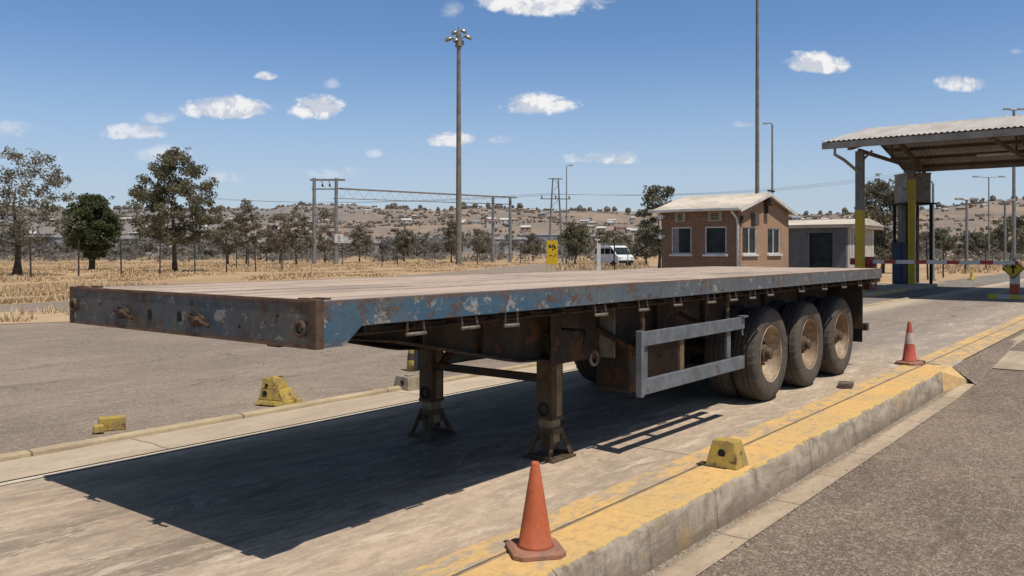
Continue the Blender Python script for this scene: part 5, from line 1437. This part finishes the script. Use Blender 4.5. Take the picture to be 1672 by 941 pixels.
g = MB(); z_ = up(398, 52); g.box(-.13, .1, -.05, .05, 0, z_); g.build('post', M_white, FR)
g = MB(); g.box(.1, 1.78, -.02, .02, z_-.05, z_); g.box(1.74, 1.78, -.02, .02, 0, z_-.05); g.build('frame_bar', M_galv, FR)
g = MB(); g.tube([(-.1, 0, z_), (-.1, 0, z_+.25)], .03, 6); g.box(-.25, .05, -.04, .04, z_+.2, z_+.27); g.build('finial', M_white, FR)
HP_ = thing('hooked_post', tuple(at(1003, 45)), 0, 'thin dark post with a bent top in front of the white van', 'post')
z_ = up(393, 45); g = MB(); g.tube([(0, 0, 0), (0, 0, z_-.08), (-.03, 0, z_), (-.1, 0, z_)], .035, 8); g.build('tube', M_dark, HP_)

# ------------------------------------------------------------------ light, sky, camera
wd = bpy.data.worlds.new('World'); sc.world = wd; wd.use_nodes = True
nt = wd.node_tree; nt.nodes.clear()
class WN(NB):
    def __init__(s): s.nt = nt
w = WN()
out = w.node('ShaderNodeOutputWorld'); bg = w.node('ShaderNodeBackground', {'Strength': .085})
tc = w.node('ShaderNodeTexCoord')
SD = Vector((.319, -.339, 1)).normalized()
sky = w.node('ShaderNodeTexSky', sky_type='NISHITA', sun_disc=False)
sky.sun_elevation = math.asin(SD.z); sky.sun_rotation = math.atan2(SD.x, SD.y)
sky.altitude = 1200; sky.air_density = 1.0; sky.dust_density = .6; sky.ozone_density = 2.5
x, y, z = w.sep(tc.outputs['Generated'])
ysafe = w.math('MAXIMUM', y, .05)
cx = w.math('DIVIDE', x, ysafe); cz = w.math('DIVIDE', z, ysafe)
cv = w.node('ShaderNodeCombineXYZ', {0: cx, 1: cz, 2: 0.0}).outputs[0]
wob = w.noise(9, cv, 3, .5)
n1 = w.noise(26, w.vscale((1, 1.25, 1), cv), 9, .66, .3)
n2 = w.noise(60, w.vscale((1, 1.6, 1), cv), 6, .65)
n0 = w.noise(11, w.vscale((1, 1.5, 1), cv, loc=(3.1, 1.7, 0)), 3, .55)
nn_ = w.math('ADD', w.math('ADD', w.math('MULTIPLY', w.math('SUBTRACT', n1, .5), 3.0), w.math('MULTIPLY', w.math('SUBTRACT', n2, .5), 1.3)), w.math('MULTIPLY', w.math('SUBTRACT', n0, .5), 2.2))
n1u = w.noise(26, w.vscale((1, 1.25, 1), cv, loc=(.006, .015, 0)), 9, .66, .3)
clouds = [(880, 0, 95, 32, 1.0), (738, 20, 20, 13, .55), (962, 2, 40, 8, .5), (874, 172, 68, 19, 1.0), (365, 182, 74, 17, .95), (513, 180, 44, 20, 1.0), (434, 126, 20, 8, .8), (541, 139, 14, 9, .45), (218, 219, 52, 13, .7), (258, 195, 32, 10, .45),
          (262, 254, 52, 14, .5), (742, 231, 46, 12, .85), (822, 229, 26, 7, .4), (978, 260, 62, 12, .7), (1333, 108, 56, 17, 1.0), (1567, 139, 42, 15, .9), (610, 252, 14, 8, .45), (1213, 204, 22, 6, .3), (366, 292, 36, 10, .35), (540, 284, 50, 11, .4), (15, 214, 40, 14, .3), (60, 262, 60, 10, .25), (1660, 85, 12, 5, .3)]
acc = None; core = None
for (px, py, hw_, hh_, al) in clouds:
    dx = w.math('DIVIDE', w.math('SUBTRACT', cx, (px-836)/1385), hw_/1385)
    dz = w.math('DIVIDE', w.math('SUBTRACT', cz, (410-py)/1385), hh_/1385)
    neg = w.math('MULTIPLY', w.math('MINIMUM', dz, 0), 1.35)
    dz2 = w.math('ADD', w.math('MULTIPLY', w.math('MAXIMUM', dz, 0), .78), neg)
    d2 = w.math('ADD', w.math('MULTIPLY', dx, dx), w.math('MULTIPLY', dz2, dz2))
    f = w.math('SUBTRACT', 1.0, d2)
    f = w.math('ADD', f, w.math('MULTIPLY', nn_, 1.05))
    m_ = w.math('MULTIPLY', w.ramp(f, -.25, .75 if al > .6 else 1.4), al)
    m_ = w.math('MULTIPLY', m_, w.ramp(d2, 3.0, 1.2))
    acc = m_ if acc is None else w.math('MAXIMUM', acc, m_)
acc = w.math('MULTIPLY', acc, w.ramp(y, .05, .1))
lit = w.ramp(w.math('SUBTRACT', n1, n1u), -.07, .07)
ccol = w.mix(lit, (7.0, 7.4, 8.3), (10.6, 10.5, 10.5))
hsv = w.node('ShaderNodeHueSaturation', {'Hue': .5, 'Saturation': 1.0, 'Value': 1.0, 'Color': sky.outputs[0]})
SKY_OUT = w.mix(1.0, hsv.outputs[0], w.mix(w.ramp(z, .4, .62), (1.04, 1.25, 1.43), (1.25, 1.05, .8)), 'MULTIPLY')
# pale haze towards the horizon
hz = w.ramp(z, .26, -.02)
skc = w.mix(w.math('MULTIPLY', hz, .85), SKY_OUT, (5.8, 6.5, 7.6))
fin_ = w.mix(acc, skc, ccol)
nt.links.new(fin_, bg.inputs[0]); nt.links.new(bg.outputs[0], out.inputs[0])

sl_ = bpy.data.lights.new('sun', 'SUN'); sl_.energy = 4.6; sl_.angle = R(.5); sl_.color = (1, .935, .84)
so = bpy.data.objects.new('sun', sl_); col.objects.link(so)
so.rotation_euler = (-SD).to_track_quat('-Z', 'Y').to_euler(); so.location = (10, -10, 30)

cam = bpy.data.cameras.new('camera'); co = bpy.data.objects.new('camera', cam); col.objects.link(co)
co.location = (0, 0, 1.6); co.rotation_euler = (R(90), 0, 0)
cam.sensor_width = 36; cam.lens = 36*1385/1672; cam.shift_y = -60.5/1672; cam.clip_end = 9000; cam.clip_start = .05
sc.camera = co
sc.view_settings.view_transform = 'Standard'; sc.view_settings.look = 'None'; sc.view_settings.exposure = 0
sc.render.resolution_x = 1024; sc.render.resolution_y = 576
